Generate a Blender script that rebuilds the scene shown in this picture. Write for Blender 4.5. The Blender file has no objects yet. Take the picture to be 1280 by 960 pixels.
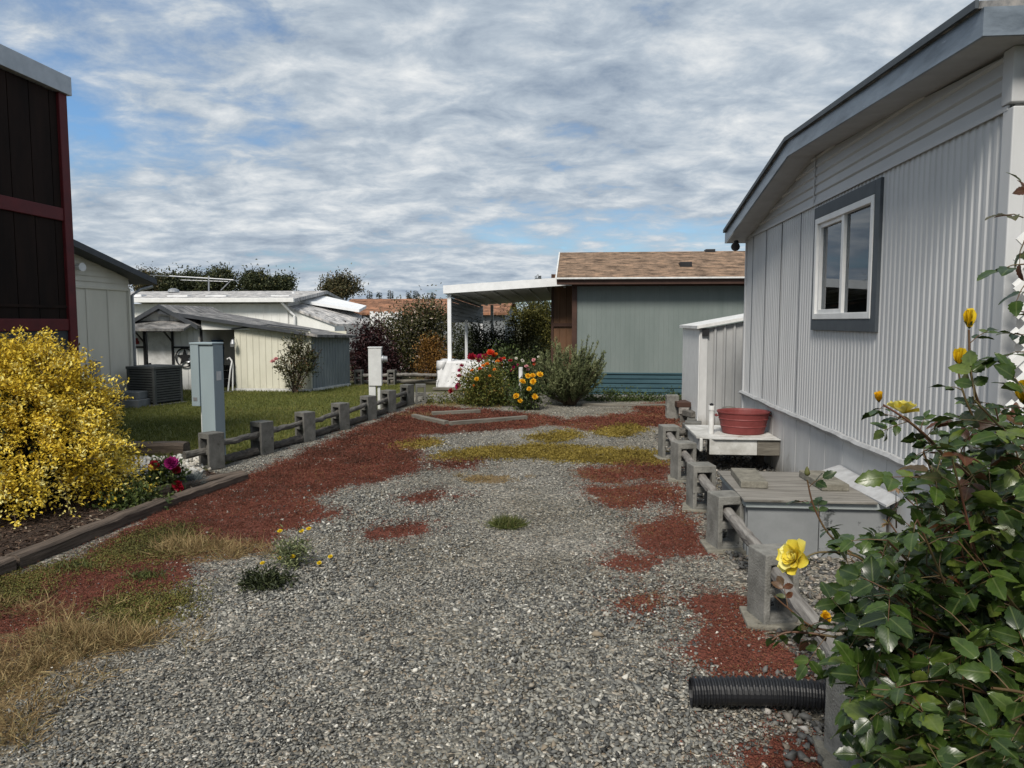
import bpy, bmesh, math, random
import numpy as np
from mathutils import Vector, Matrix
random.seed(7); rng = np.random.default_rng(11)
S = bpy.context.scene
COL = S.collection
R = math.radians
# ------------------------------------------------------------------ camera geometry
F = 930.0; HC = 1.6; PIT = math.atan(78/930); YAW = math.atan(85/930)
def ray(px, py):
    u = (px-640)/F; v = (480-py)/F
    cy, sy, cp, sp = math.cos(YAW), math.sin(YAW), math.cos(PIT), math.sin(PIT)
    f = (-sy*cp, cy*cp, -sp); r = (cy, sy, 0); up = (-sy*sp, cy*sp, cp)
    return [f[i]+u*r[i]+v*up[i] for i in range(3)]
def gr(px, py, z=0.0):            # photo point -> place on the ground
    d = ray(px, py); t = (z-HC)/d[2]; return (d[0]*t, d[1]*t)
def at(px, py, Y):                # photo point -> place at distance Y
    d = ray(px, py); t = Y/d[1]; return (d[0]*t, Y, HC+d[2]*t)
def atX(px, py, X):
    d = ray(px, py); t = X/d[0]; return (X, d[1]*t, HC+d[2]*t)

# ------------------------------------------------------------------ node materials
def newmat(name):
    m = bpy.data.materials.new(name); m.use_nodes = True
    nt = m.node_tree; b = nt.nodes['Principled BSDF']; return m, nt, b
def N(nt, t, **kw):
    n = nt.nodes.new(t)
    for k, v in kw.items():
        if k in n.inputs: n.inputs[k].default_value = v
        else: setattr(n, k, v)
    return n
def c4(c): return (c[0], c[1], c[2], 1)
def ramp(nt, stops, interp='LINEAR'):
    r = nt.nodes.new('ShaderNodeValToRGB'); cr = r.color_ramp; cr.interpolation = interp
    while len(cr.elements) > 1: cr.elements.remove(cr.elements[-1])
    cr.elements[0].position = stops[0][0]; cr.elements[0].color = c4(stops[0][1])
    for p, c in stops[1:]:
        e = cr.elements.new(p); e.color = c4(c)
    return r
def M(name, c1, c2=None, rough=.7, scale=6, stretch=(1,1,1), bump=0, bscale=60, metal=0, spots=None, contrast=(.35,.65), spec=.3, splash=None):
    m, nt, b = newmat(name); L = nt.links
    b.inputs['Roughness'].default_value = rough; b.inputs['Metallic'].default_value = metal
    b.inputs['Specular IOR Level'].default_value = spec
    tc = N(nt, 'ShaderNodeTexCoord'); oi = N(nt, 'ShaderNodeObjectInfo')
    add = N(nt, 'ShaderNodeVectorMath', operation='ADD'); L.new(tc.outputs['Object'], add.inputs[0])
    mul = N(nt, 'ShaderNodeMath', operation='MULTIPLY'); mul.inputs[1].default_value = 37.0
    L.new(oi.outputs['Random'], mul.inputs[0]); L.new(mul.outputs[0], add.inputs[1])
    mp = N(nt, 'ShaderNodeMapping'); mp.inputs['Scale'].default_value = stretch; L.new(add.outputs[0], mp.inputs[0])
    c2 = c2 or tuple(x*.8 for x in c1)
    n = N(nt, 'ShaderNodeTexNoise', Scale=scale, Detail=8.0, Roughness=.65); L.new(mp.outputs[0], n.inputs['Vector'])
    rp = ramp(nt, [(contrast[0], c2), (contrast[1], c1)]); L.new(n.outputs['Fac'], rp.inputs[0])
    out = rp.outputs[0]
    if spots:                                    # stains with a shape of their own
        n2 = N(nt, 'ShaderNodeTexNoise', Scale=spots[1], Detail=9.0, Roughness=.72); L.new(mp.outputs[0], n2.inputs['Vector'])
        r2 = ramp(nt, [(spots[2], (0,0,0)), (spots[2]+.06, (1,1,1))]); L.new(n2.outputs['Fac'], r2.inputs[0])
        mx = N(nt, 'ShaderNodeMix', data_type='RGBA'); L.new(r2.outputs[0], mx.inputs[0]); L.new(out, mx.inputs[6]); mx.inputs[7].default_value = c4(spots[0]); out = mx.outputs[2]
    if splash:                                   # mud thrown up from the ground: colour, height
        sz_ = N(nt, 'ShaderNodeSeparateXYZ'); L.new(tc.outputs['Object'], sz_.inputs[0])
        n4 = N(nt, 'ShaderNodeTexNoise', Scale=7.0, Detail=8.0, Roughness=.75); L.new(mp.outputs[0], n4.inputs['Vector'])
        ma = N(nt, 'ShaderNodeMath', operation='MULTIPLY_ADD'); ma.inputs[1].default_value = -1.0/splash[1]; L.new(sz_.outputs[2], ma.inputs[0]); L.new(n4.outputs['Fac'], ma.inputs[2])
        r4 = ramp(nt, [(.05,(0,0,0)),(.5,(.75,.75,.75))]); L.new(ma.outputs[0], r4.inputs[0])
        m4 = N(nt, 'ShaderNodeMix', data_type='RGBA'); L.new(r4.outputs[0], m4.inputs[0]); L.new(out, m4.inputs[6]); m4.inputs[7].default_value = c4(splash[0]); out = m4.outputs[2]
    L.new(out, b.inputs['Base Color'])
    if bump:
        n3 = N(nt, 'ShaderNodeTexNoise', Scale=bscale, Detail=6.0); L.new(mp.outputs[0], n3.inputs['Vector'])
        bp = N(nt, 'ShaderNodeBump', Strength=bump, Distance=.01); L.new(n3.outputs['Fac'], bp.inputs['Height']); L.new(bp.outputs[0], b.inputs['Normal'])
    return m
def leafmat(name, stops, rough=.5, trans=.3, spec=.3, veins=None):
    m, nt, b = newmat(name); L = nt.links
    a = N(nt, 'ShaderNodeAttribute', attribute_name='tint')
    rp = ramp(nt, stops); L.new(a.outputs['Fac'], rp.inputs[0]); L.new(rp.outputs[0], b.inputs['Base Color'])
    b.inputs['Roughness'].default_value = rough; b.inputs['Specular IOR Level'].default_value = spec
    if veins:
        v = N(nt, 'ShaderNodeAttribute', attribute_name='blade'); sp = N(nt, 'ShaderNodeSeparateXYZ'); L.new(v.outputs['Vector'], sp.inputs[0])
        def mm(op, x, y):
            q = N(nt, 'ShaderNodeMath', operation=op)
            for i_, z in enumerate((x, y)):
                if z is None: continue
                if isinstance(z, (int, float)): q.inputs[i_].default_value = z
                else: L.new(z, q.inputs[i_])
            return q.outputs[0]
        ab = mm('ABSOLUTE', sp.outputs[1], None); ph = mm('SUBTRACT', mm('MULTIPLY', sp.outputs[0], 46.0), mm('MULTIPLY', ab, 42.0)); wv = mm('SINE', ph, None)
        rid = mm('SUBTRACT', 1.0, mm('MINIMUM', mm('MULTIPLY', ab, 16.0), 1.0))
        hgt = mm('ADD', mm('MULTIPLY', wv, .10), mm('MULTIPLY', rid, -1.2)); bp = N(nt, 'ShaderNodeBump', Strength=.16, Distance=.001); L.new(hgt, bp.inputs['Height']); L.new(bp.outputs[0], b.inputs['Normal'])
        vi = mm('MAXIMUM', mm('MULTIPLY', rid, .55), mm('MULTIPLY', mm('GREATER_THAN', wv, .93), .14))
        tc = N(nt, 'ShaderNodeTexCoord'); nz = N(nt, 'ShaderNodeTexNoise', Scale=70.0, Detail=5.0); L.new(tc.outputs['Object'], nz.inputs['Vector'])
        bl = ramp(nt, [(.35,(.62,.66,.6)),(.55,(1,1,1)),(.72,(1.15,1.1,.9))]); L.new(nz.outputs['Fac'], bl.inputs[0])
        m1 = N(nt, 'ShaderNodeMix', data_type='RGBA', blend_type='MULTIPLY'); m1.inputs[0].default_value = 1; L.new(rp.outputs[0], m1.inputs[6]); L.new(bl.outputs[0], m1.inputs[7])
        m2 = N(nt, 'ShaderNodeMix', data_type='RGBA'); L.new(vi, m2.inputs[0]); L.new(m1.outputs[2], m2.inputs[6]); m2.inputs[7].default_value = c4(veins); L.new(m2.outputs[2], b.inputs['Base Color'])
    if trans:
        t = N(nt, 'ShaderNodeBsdfTranslucent'); L.new(rp.outputs[0], t.inputs[0])
        mx = N(nt, 'ShaderNodeMixShader'); mx.inputs[0].default_value = trans
        L.new(b.outputs[0], mx.inputs[1]); L.new(t.outputs[0], mx.inputs[2]); L.new(mx.outputs[0], nt.nodes['Material Output'].inputs[0])
    return m
def shingle(name, c1, c2, c3, sx=3.2, sy=7.5):
    m, nt, b = newmat(name); L = nt.links
    tc = N(nt, 'ShaderNodeTexCoord'); mp = N(nt, 'ShaderNodeMapping'); L.new(tc.outputs['Object'], mp.inputs[0]); mp.inputs['Scale'].default_value = (sx, sy, 0)
    wn = N(nt, 'ShaderNodeTexNoise', Scale=9.0, Detail=2.0); L.new(tc.outputs['Object'], wn.inputs['Vector'])
    ad0 = N(nt, 'ShaderNodeVectorMath', operation='MULTIPLY_ADD'); ad0.inputs[1].default_value = (.5,.12,0); L.new(wn.outputs['Color'], ad0.inputs[0]); L.new(mp.outputs[0], ad0.inputs[2])
    br = N(nt, 'ShaderNodeTexBrick', Scale=1.0); br.inputs['Mortar Size'].default_value = .03; br.inputs['Mortar Smooth'].default_value = .6; br.inputs['Brick Width'].default_value = .55; br.inputs['Row Height'].default_value = 1.0; br.offset = .37; br.offset_frequency = 3
    mid = tuple((a+d)/2 for a, d in zip(c1, c3))
    br.inputs['Color1'].default_value = c4(c1); br.inputs['Color2'].default_value = c4(c2); br.inputs['Mortar'].default_value = c4(mid); br.inputs['Bias'].default_value = -.1
    L.new(ad0.outputs[0], br.inputs['Vector'])
    mp2 = N(nt, 'ShaderNodeMapping'); L.new(tc.outputs['Object'], mp2.inputs[0]); mp2.inputs['Scale'].default_value = (sx*.9, sy*.8, 0)
    n = N(nt, 'ShaderNodeTexNoise', Scale=1.0, Detail=4.0, Roughness=.7); L.new(mp2.outputs[0], n.inputs['Vector'])
    n2 = N(nt, 'ShaderNodeTexNoise', Scale=70.0, Detail=2.0); L.new(tc.outputs['Object'], n2.inputs['Vector'])
    ad = N(nt, 'ShaderNodeMath', operation='MULTIPLY_ADD'); ad.inputs[1].default_value = .25; L.new(n2.outputs['Fac'], ad.inputs[0]); L.new(n.outputs['Fac'], ad.inputs[2])
    rp = ramp(nt, [(.48, (.36,.34,.32)), (.62,(.95,.95,.95)), (.76, (1.6,1.5,1.4))]); L.new(ad.outputs[0], rp.inputs[0])
    mx = N(nt, 'ShaderNodeMix', data_type='RGBA', blend_type='MULTIPLY'); mx.inputs[0].default_value = 1
    L.new(br.outputs['Color'], mx.inputs[6]); L.new(rp.outputs[0], mx.inputs[7]); L.new(mx.outputs[2], b.inputs['Base Color'])
    bp = N(nt, 'ShaderNodeBump', Strength=.5, Distance=.01); L.new(br.outputs['Fac'], bp.inputs['Height']); bp.invert = True; L.new(bp.outputs[0], b.inputs['Normal'])
    b.inputs['Roughness'].default_value = .9; b.inputs['Specular IOR Level'].default_value = .15
    return m
def glassmat(name, tint=(.55,.6,.62), refl=.25):
    m, nt, b = newmat(name); L = nt.links
    tr = N(nt, 'ShaderNodeBsdfTransparent'); tr.inputs[0].default_value = c4(tint)
    gl = N(nt, 'ShaderNodeBsdfGlossy'); gl.inputs['Roughness'].default_value = .015; gl.inputs['Color'].default_value = (.8,.85,.9,1)
    fr = N(nt, 'ShaderNodeLayerWeight', Blend=refl); mx = N(nt, 'ShaderNodeMixShader')
    L.new(fr.outputs['Fresnel'], mx.inputs[0]); L.new(tr.outputs[0], mx.inputs[1]); L.new(gl.outputs[0], mx.inputs[2]); L.new(mx.outputs[0], nt.nodes['Material Output'].inputs[0])
    return m

m_siding = M('siding_grey', (.54,.545,.55), (.46,.465,.47), rough=.55, scale=2.2, stretch=(1,1,.3), spots=((.28,.28,.27), 9, .68))
m_gable = M('gable_grey', (.49,.495,.50), (.42,.425,.43), rough=.55, scale=3, stretch=(1,.3,1))
m_skirt = M('skirt_grey', (.56,.56,.555), (.47,.47,.465), rough=.6, scale=4, stretch=(1,1,.4), spots=((.30,.29,.27), 7, .66), splash=((.17,.155,.125),.45))
m_ltrim = M('trim_pale', (.45,.455,.46), (.33,.33,.33), rough=.6, scale=9, spots=((.2,.2,.2), 14, .66))
m_fascia = M('fascia_metal', (.23,.265,.30), (.10,.12,.14), rough=.32, metal=.35, scale=3.5, stretch=(1,.5,2.5), spots=((.36,.40,.44), 5, .64), bump=.5, bscale=4)
m_soffit = M('soffit_grey', (.40,.405,.41), (.34,.34,.345), rough=.7)
m_charcoal = M('charcoal_trim', (.075,.088,.1), (.055,.065,.075), rough=.6)
m_white = M('white_vinyl', (.75,.75,.74), (.66,.66,.65), rough=.45)
m_whitew = M('white_weathered', (.70,.70,.69), (.50,.50,.48), rough=.65, scale=7, spots=((.28,.26,.22), 12, .68))
m_dark = M('dark_interior', (.02,.02,.022), rough=.9)
m_black = M('black_paint', (.02,.02,.022), (.012,.012,.013), rough=.5)
m_glass = glassmat('window_glass', refl=.42)
m_blind = M('blind_white', (.30,.31,.32), rough=.6)
m_brownwall = M('brown_board', (.022,.013,.010), (.010,.007,.006), spec=.12, rough=.85, scale=3, stretch=(1,1,.2))
m_redtrim = M('red_trim', (.10,.010,.012), (.07,.007,.009), rough=.6)
m_screen = M('dark_screen', (.035,.042,.05), rough=.4)
m_flash = M('roof_flashing', (.42,.45,.48), (.34,.37,.40), rough=.4, metal=.2)
m_beige = M('beige_siding', (.62,.59,.51), (.54,.515,.44), rough=.65, scale=2, stretch=(1,1,.3))
m_darkroof = M('dark_roof', (.06,.065,.075), (.04,.045,.05), rough=.6)
m_shedwhite = M('shed_white', (.78,.78,.75), (.68,.68,.65), rough=.65, scale=3, stretch=(1,1,.4), splash=((.3,.28,.2),.4))
m_cream = M('shed_cream', (.66,.645,.54), (.56,.545,.45), rough=.5, scale=2.5, stretch=(1,1,.4), splash=((.3,.28,.2),.3))
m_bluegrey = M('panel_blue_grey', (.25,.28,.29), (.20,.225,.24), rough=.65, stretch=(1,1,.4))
m_greyshingle = shingle('grey_shingles', (.20,.20,.20), (.13,.13,.132), (.07,.07,.07))
m_paleshingle = shingle('pale_shingles', (.40,.40,.40), (.33,.33,.335), (.22,.22,.22))
m_brownshingle = shingle('brown_shingles', (.215,.15,.105), (.165,.115,.08), (.08,.056,.04))
m_farshingle = shingle('far_brown_shingles', (.25,.13,.08), (.18,.095,.06), (.1,.06,.04), 1.6, 3)
m_green = M('green_siding', (.175,.205,.195), (.145,.175,.165), rough=.65, scale=2.5, stretch=(1,1,.25))
m_teal = M('teal_skirt', (.05,.10,.12), (.035,.075,.092), rough=.5, stretch=(.3,1,1))
m_btrim = M('brown_trim', (.065,.032,.022), (.045,.022,.015), rough=.6)
m_bpanel = M('brown_panel', (.15,.078,.042), (.1,.052,.028), rough=.6, stretch=(1,1,.2))
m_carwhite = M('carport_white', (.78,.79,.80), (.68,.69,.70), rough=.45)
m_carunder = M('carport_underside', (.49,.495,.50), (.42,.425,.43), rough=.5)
m_panelgrey = M('panel_grey', (.2,.21,.215), (.15,.16,.165), rough=.5)
m_concrete = M('weathered_concrete', (.235,.23,.21), (.125,.122,.11), rough=.92, scale=9, bump=.6, bscale=90, spots=((.055,.055,.047), 10, .62))
m_concdark = M('dark_concrete', (.15,.147,.135), (.085,.083,.075), rough=.92, scale=9, bump=.6, bscale=90, spots=((.04,.042,.03), 11, .60))
m_paver = M('mossy_paver', (.24,.225,.185), (.13,.122,.1), rough=.95, scale=14, bump=.6, bscale=80, spots=((.07,.065,.05), 16, .6))
m_shedgrey = M('shed_grey', (.36,.362,.36), (.29,.292,.29), rough=.6, scale=4, stretch=(1,1,.4), splash=((.17,.155,.125),.4))
m_stepw = M('step_white', (.60,.60,.58), (.36,.355,.33), rough=.75, scale=6, spots=((.22,.19,.15), 9, .6))
m_log = M('weathered_log', (.26,.245,.225), (.11,.10,.09), rough=.9, scale=10, stretch=(3,.25,3), bump=.5, bscale=40)
m_logdark = M('dark_log', (.15,.14,.125), (.065,.06,.052), rough=.9, scale=10, stretch=(3,.25,3), bump=.5, bscale=40)
m_timber = M('old_timber', (.12,.105,.09), (.05,.042,.035), rough=.92, scale=10, stretch=(3,.25,3), bump=.6, bscale=40)
m_timberx = M('grey_plank', (.20,.185,.155), (.095,.085,.07), rough=.92, scale=10, stretch=(.3,3,3), bump=.5, bscale=40)
m_plywood = M('weathered_plywood', (.26,.245,.22), (.125,.117,.103), rough=.92, scale=7, stretch=(.35,4,1), bump=.4, bscale=30, spots=((.08,.07,.055), 6, .62))
m_boxgrey = M('box_grey_paint', (.225,.235,.24), (.175,.185,.19), rough=.6, scale=4)
m_boxpeel = M('peeled_grey_paint', (.225,.235,.24), (.18,.19,.195), rough=.6, scale=4, spots=((.06,.065,.065), 9, .57))
m_batten = M('pale_batten', (.34,.37,.37), (.22,.245,.245), rough=.7, scale=8, stretch=(.4,2,2))
m_tub = M('tub_red', (.20,.045,.042), (.15,.032,.03), rough=.55, scale=8, spots=((.36,.16,.13), 13, .67))
m_pipe = M('black_plastic', (.014,.015,.017), (.01,.01,.012), rough=.42, spec=.5)
m_pedestal = M('pedestal_blue_grey', (.265,.325,.345), (.235,.29,.31), rough=.5, scale=3, stretch=(1,1,.3))
m_pedwhite = M('pedestal_white', (.62,.63,.62), (.5,.51,.5), rough=.5, scale=5)
m_metal = M('dull_metal', (.4,.41,.42), (.3,.31,.32), rough=.4, metal=.6)
m_ac = M('ac_grey', (.085,.09,.088), (.06,.064,.062), rough=.6)
m_acl = M('ac_light', (.15,.155,.15), rough=.6)
m_barrel = M('barrel_blue', (.04,.1,.2), (.03,.08,.16), rough=.45)
m_tarp = M('white_tarp', (.68,.68,.68), (.58,.58,.585), rough=.5)
m_red = M('red_paint', (.25,.02,.02), rough=.5)
m_bark = M('bark', (.075,.055,.042), (.035,.026,.02), rough=.9, scale=12, stretch=(2,2,.5))
m_twig = M('twig', (.10,.07,.045), (.06,.04,.028), rough=.85)
m_stem = M('green_stem', (.085,.11,.04), (.06,.05,.03), rough=.6)
m_rosestem = M('rose_stem', (.11,.10,.04), (.10,.035,.025), rough=.5, scale=5)

# ------------------------------------------------------------------ mesh helpers
class MB:
    def __init__(s): s.v = []; s.f = []
    def add(s, vs, fs):
        o = len(s.v); s.v += [tuple(p) for p in vs]; s.f += [tuple(i+o for i in f) for f in fs]; return s
    def box(s, x0, x1, y0, y1, z0, z1):
        return s.add([(x0,y0,z0),(x1,y0,z0),(x1,y1,z0),(x0,y1,z0),(x0,y0,z1),(x1,y0,z1),(x1,y1,z1),(x0,y1,z1)],
                     [(3,2,1,0),(4,5,6,7),(0,1,5,4),(1,2,6,5),(2,3,7,6),(3,0,4,7)])
    def obox(s, c, sx, sy, sz, rz=0, tilt=0):          # oriented box, c = centre
        m = Matrix.Rotation(rz, 3, 'Z') @ Matrix.Rotation(tilt, 3, 'X'); vs = []
        for dz in (-.5,.5):
            for dx, dy in ((-.5,-.5),(.5,-.5),(.5,.5),(-.5,.5)):
                vs.append(Vector(c) + m @ Vector((dx*sx, dy*sy, dz*sz)))
        return s.add(vs, [(3,2,1,0),(4,5,6,7),(0,1,5,4),(1,2,6,5),(2,3,7,6),(3,0,4,7)])
    def poly(s, pts): return s.add(pts, [tuple(range(len(pts)))])
    def prism(s, pts, axis, a0, a1):                   # 2D outline swept along an axis (0: yz outline, 1: xz, 2: xy)
        def p3(p, a): return (a,p[0],p[1]) if axis == 0 else ((p[0],a,p[1]) if axis == 1 else (p[0],p[1],a))
        n = len(pts); vs = [p3(p,a0) for p in pts]+[p3(p,a1) for p in pts]
        fs = [tuple(range(n))[::-1], tuple(range(n,2*n))]+[(i,(i+1)%n,n+(i+1)%n,n+i) for i in range(n)]
        return s.add(vs, fs)
    def tube(s, path, r, n=8, caps=True):
        path = [Vector(p) for p in path]; rs = r if isinstance(r,(list,tuple,np.ndarray)) else [r]*len(path)
        up = Vector((0,0,1)); vs = []; fs = []
        for i, p in enumerate(path):
            t = (path[min(i+1,len(path)-1)]-path[max(i-1,0)]).normalized()
            a = t.cross(up if abs(t.z) < .9 else Vector((1,0,0))).normalized(); b = a.cross(t)
            for k in range(n):
                w = 2*math.pi*k/n; vs.append(p+(a*math.cos(w)+b*math.sin(w))*rs[i])
        for i in range(len(path)-1):
            for k in range(n): fs.append((i*n+k, i*n+(k+1)%n, (i+1)*n+(k+1)%n, (i+1)*n+k))
        if caps: fs += [tuple(range(n))[::-1], tuple((len(path)-1)*n+k for k in range(n))]
        return s.add(vs, fs)
    def lathe(s, prof, c, n=24, sx=1, sy=1):           # prof = [(r, z)]
        vs = []; fs = []
        for r, z in prof:
            for k in range(n):
                w = 2*math.pi*k/n; vs.append((c[0]+r*sx*math.cos(w), c[1]+r*sy*math.sin(w), c[2]+z))
        for i in range(len(prof)-1):
            for k in range(n): fs.append((i*n+k, i*n+(k+1)%n, (i+1)*n+(k+1)%n, (i+1)*n+k))
        return s.add(vs, fs)
    def ribs(s, axis, a0, a1, z0, z1, plane, period, depth, sgn, flat=.5, z1f=None):
        # ribbed sheet: runs along x (axis 0) or y (axis 1); sgn = outward direction
        n = max(1, round((a1-a0)/period)); p = (a1-a0)/n; e = p*.12
        prof = []
        for i in range(n):
            o = a0+i*p; prof += [(o,0),(o+p*flat-e,0),(o+p*flat,depth),(o+p-e,depth)]
        prof.append((a1,0)); vs = []
        for a, d in prof:
            q = plane+sgn*d; zt = z1f(a) if z1f else z1
            vs += [(a,q,z0),(a,q,zt)] if axis == 0 else [(q,a,z0),(q,a,zt)]
        return s.add(vs, [(2*i,2*i+2,2*i+3,2*i+1) for i in range(len(prof)-1)])
    def cells(s, xs, zs, filled, y0, y1):              # slab in xz with holes, y0..y1 thick
        idx = {}; vs = []; fs = []
        def g(i,j,k):
            if (i,j,k) not in idx: idx[(i,j,k)] = len(vs); vs.append((xs[i], (y0,y1)[k], zs[j]))
            return idx[(i,j,k)]
        nx, nz = len(xs)-1, len(zs)-1
        F_ = lambda i,j: 0 <= i < nx and 0 <= j < nz and filled[j][i]
        for j in range(nz):
            for i in range(nx):
                if not F_(i,j): continue
                fs.append((g(i,j,0),g(i+1,j,0),g(i+1,j+1,0),g(i,j+1,0))); fs.append((g(i,j+1,1),g(i+1,j+1,1),g(i+1,j,1),g(i,j,1)))
                if not F_(i-1,j): fs.append((g(i,j,0),g(i,j+1,0),g(i,j+1,1),g(i,j,1)))
                if not F_(i+1,j): fs.append((g(i+1,j+1,0),g(i+1,j,0),g(i+1,j,1),g(i+1,j+1,1)))
                if not F_(i,j-1): fs.append((g(i+1,j,0),g(i,j,0),g(i,j,1),g(i+1,j,1)))
                if not F_(i,j+1): fs.append((g(i,j+1,0),g(i+1,j+1,0),g(i+1,j+1,1),g(i,j+1,1)))
        return s.add(vs, fs)
    def build(s, name, mat, parent=None, bevel=0, smooth=False, org=None, jit=0):
        o3 = Vector(org) if org is not None else (origin(parent) if parent else Vector((0,0,0)))
        me = bpy.data.meshes.new(name)
        me.from_pydata([(p[0]-o3.x+(random.uniform(-jit,jit) if jit else 0), p[1]-o3.y+(random.uniform(-jit,jit) if jit else 0), p[2]-o3.z+(random.uniform(-jit,jit) if jit else 0)) for p in s.v], [], s.f)
        me.validate(); bm = bmesh.new(); bm.from_mesh(me); bmesh.ops.recalc_face_normals(bm, faces=bm.faces); bm.to_mesh(me); bm.free()
        me.materials.append(mat)
        if smooth: me.polygons.foreach_set('use_smooth', [True]*len(me.polygons))
        o = bpy.data.objects.new(name, me); COL.objects.link(o)
        if parent: o.parent = parent
        else: o.location = o3
        if bevel:
            b = o.modifiers.new('bevel','BEVEL'); b.width = bevel; b.segments = 2; b.limit_method = 'ANGLE'; b.angle_limit = R(40)
        return o
def origin(o):
    v = Vector((0,0,0))
    while o is not None: v += Vector(o.location); o = o.parent
    return v
def npmesh(name, V, Fc, mat, parent=None, tint=None, smooth=False, org=None):
    V = np.asarray(V, np.float32).copy(); Fc = np.asarray(Fc, np.int32)
    o3 = Vector(org) if org is not None else (origin(parent) if parent else Vector((0,0,0)))
    V -= np.array(o3, np.float32)
    me = bpy.data.meshes.new(name); k = Fc.shape[1]
    me.vertices.add(len(V)); me.vertices.foreach_set('co', V.ravel())
    me.loops.add(Fc.size); me.loops.foreach_set('vertex_index', Fc.ravel())
    me.polygons.add(len(Fc)); me.polygons.foreach_set('loop_start', np.arange(0, Fc.size, k, dtype=np.int32))
    if smooth: me.polygons.foreach_set('use_smooth', np.ones(len(Fc), bool))
    me.update(calc_edges=True)
    if tint is not None:
        a = me.attributes.new('tint', 'FLOAT', 'POINT'); a.data.foreach_set('value', np.asarray(tint, np.float32))
    me.materials.append(mat)
    o = bpy.data.objects.new(name, me); COL.objects.link(o)
    if parent: o.parent = parent
    else: o.location = o3
    return o
def tag(o, label=None, cat=None, group=None, kind=None):
    if label: o['label'] = label
    if cat: o['category'] = cat
    if group: o['group'] = group
    if kind: o['kind'] = kind
    return o
def thing(name, label, cat, loc, rz=0, group=None):
    o = bpy.data.objects.new(name, None); COL.objects.link(o); o.location = loc; o.rotation_euler = (0,0,rz)
    return tag(o, label, cat, group)
def copy_tree(o, parent=None):
    c = o.copy(); COL.objects.link(c); c.parent = parent
    for ch in list(o.children): copy_tree(ch, c)
    return c
def wob(n, amp): return [random.uniform(-amp, amp) for _ in range(n)]

# leaves: arrays of small folded blades
def unit(a): return a/np.maximum(np.linalg.norm(a, axis=1, keepdims=True), 1e-9)
def rdir(n): return unit(rng.normal(size=(n,3)))
def leaves(name, parent, C, D, U, ln, wd, tint, mat, fold=.25, curl=.12, rich=False, smooth=False, org=None):
    n = len(C); ln = np.broadcast_to(ln, (n,))[:,None]; wd = np.broadcast_to(wd, (n,))[:,None]
    D = unit(D); S_ = unit(np.cross(D, U)); U2 = np.cross(S_, D)
    if not rich:
        V = np.stack([C, C+D*ln*.45+S_*wd*.5+U2*wd*fold, C+D*ln-U2*ln*curl, C+D*ln*.45-S_*wd*.5+U2*wd*fold], 1).reshape(-1,3)
        b = np.arange(n)[:,None]*4
        q_ = ([0,1,3],[1,2,3]) if curl > .2 else ([0,1,2],[0,2,3])
        Fc = np.concatenate([b+np.array([q_[0]]), b+np.array([q_[1]])], 0)
        return npmesh(name, V, Fc, mat, parent, np.repeat(tint, 4), org=org)
    ts = np.linspace(0, 1, 11); K = len(ts); P = []; TV = []
    for q_, t in enumerate(ts):
        w = (.5*math.sin(math.pi*t**.82)**.8*(1+(.09 if q_ % 2 else -.09)) if 0 < t < 1 else .0)*(1 if t < .9 else .9)
        mid = C+D*ln*t-U2*ln*curl*t*t*1.1; und = .035*math.sin(9*t)
        P += [mid+S_*wd*w+U2*wd*(w*fold*1.6+und), mid, mid-S_*wd*w+U2*wd*(w*fold*1.6-und)]; TV += [(t,w),(t,0),(t,-w)]
    V = np.stack(P, 1).reshape(-1,3); k = len(P); tri = []
    for q_ in range(K-1):
        a = 3*q_; tri += [(a,a+1,a+4),(a,a+4,a+3),(a+1,a+2,a+5),(a+1,a+5,a+4)]
    b = np.arange(n)[:,None]*k
    Fc = np.concatenate([b+np.array([t]) for t in tri], 0)
    o = npmesh(name, V, Fc, mat, parent, np.repeat(tint, k), smooth=smooth, org=org)
    a = o.data.attributes.new('blade','FLOAT_VECTOR','POINT'); tv = np.zeros((n,k,3), np.float32); tv[...,:2] = np.array(TV)[None]; tv[...,2] = rng.random(n)[:,None]; a.data.foreach_set('vector', tv.ravel())
    return o
def foliage(name, parent, blobs, n, ln, mat, asp=.5, clump=.12, per=40, up=.3, shell=.55, tvar=.25, fold=.25, curl=.12, zmin=.02):
    w = np.array([b[2] if len(b) > 2 else b[1][0]*b[1][1]*b[1][2] for b in blobs], float); w /= w.sum()
    nc = max(1, n//per); bi = rng.choice(len(blobs), nc, p=w)
    bc = np.array([b[0] for b in blobs], float)[bi]; br = np.array([b[1] for b in blobs], float)[bi]
    d = rdir(nc); rad = (shell+(1-shell)*rng.random(nc)**.6)*(1+.16*rng.normal(size=nc)).clip(.6,1.14)
    cc = bc+d*br*rad[:,None]; ct = rng.random(nc)
    idx = np.repeat(np.arange(nc), per); m = len(idx)
    sg = clump*(.6+.8*rng.random(nc))
    C = cc[idx]+rng.normal(size=(m,3))*sg[idx][:,None]
    C[:,2] = np.maximum(C[:,2], zmin)
    D = unit(d[idx]*.7+rng.normal(size=(m,3))*.8+np.array([0,0,up])); U = unit(rng.normal(size=(m,3))*.7+np.array([0,0,.8])+d[idx]*.3)
    t = np.clip(ct[idx]*.55+.22+tvar*rng.normal(size=m), 0, 1)
    return leaves(name, parent, C, D, U, ln*(.7+.6*rng.random(m)), ln*asp*(.8+.4*rng.random(m)), t, mat, fold, curl)

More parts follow.
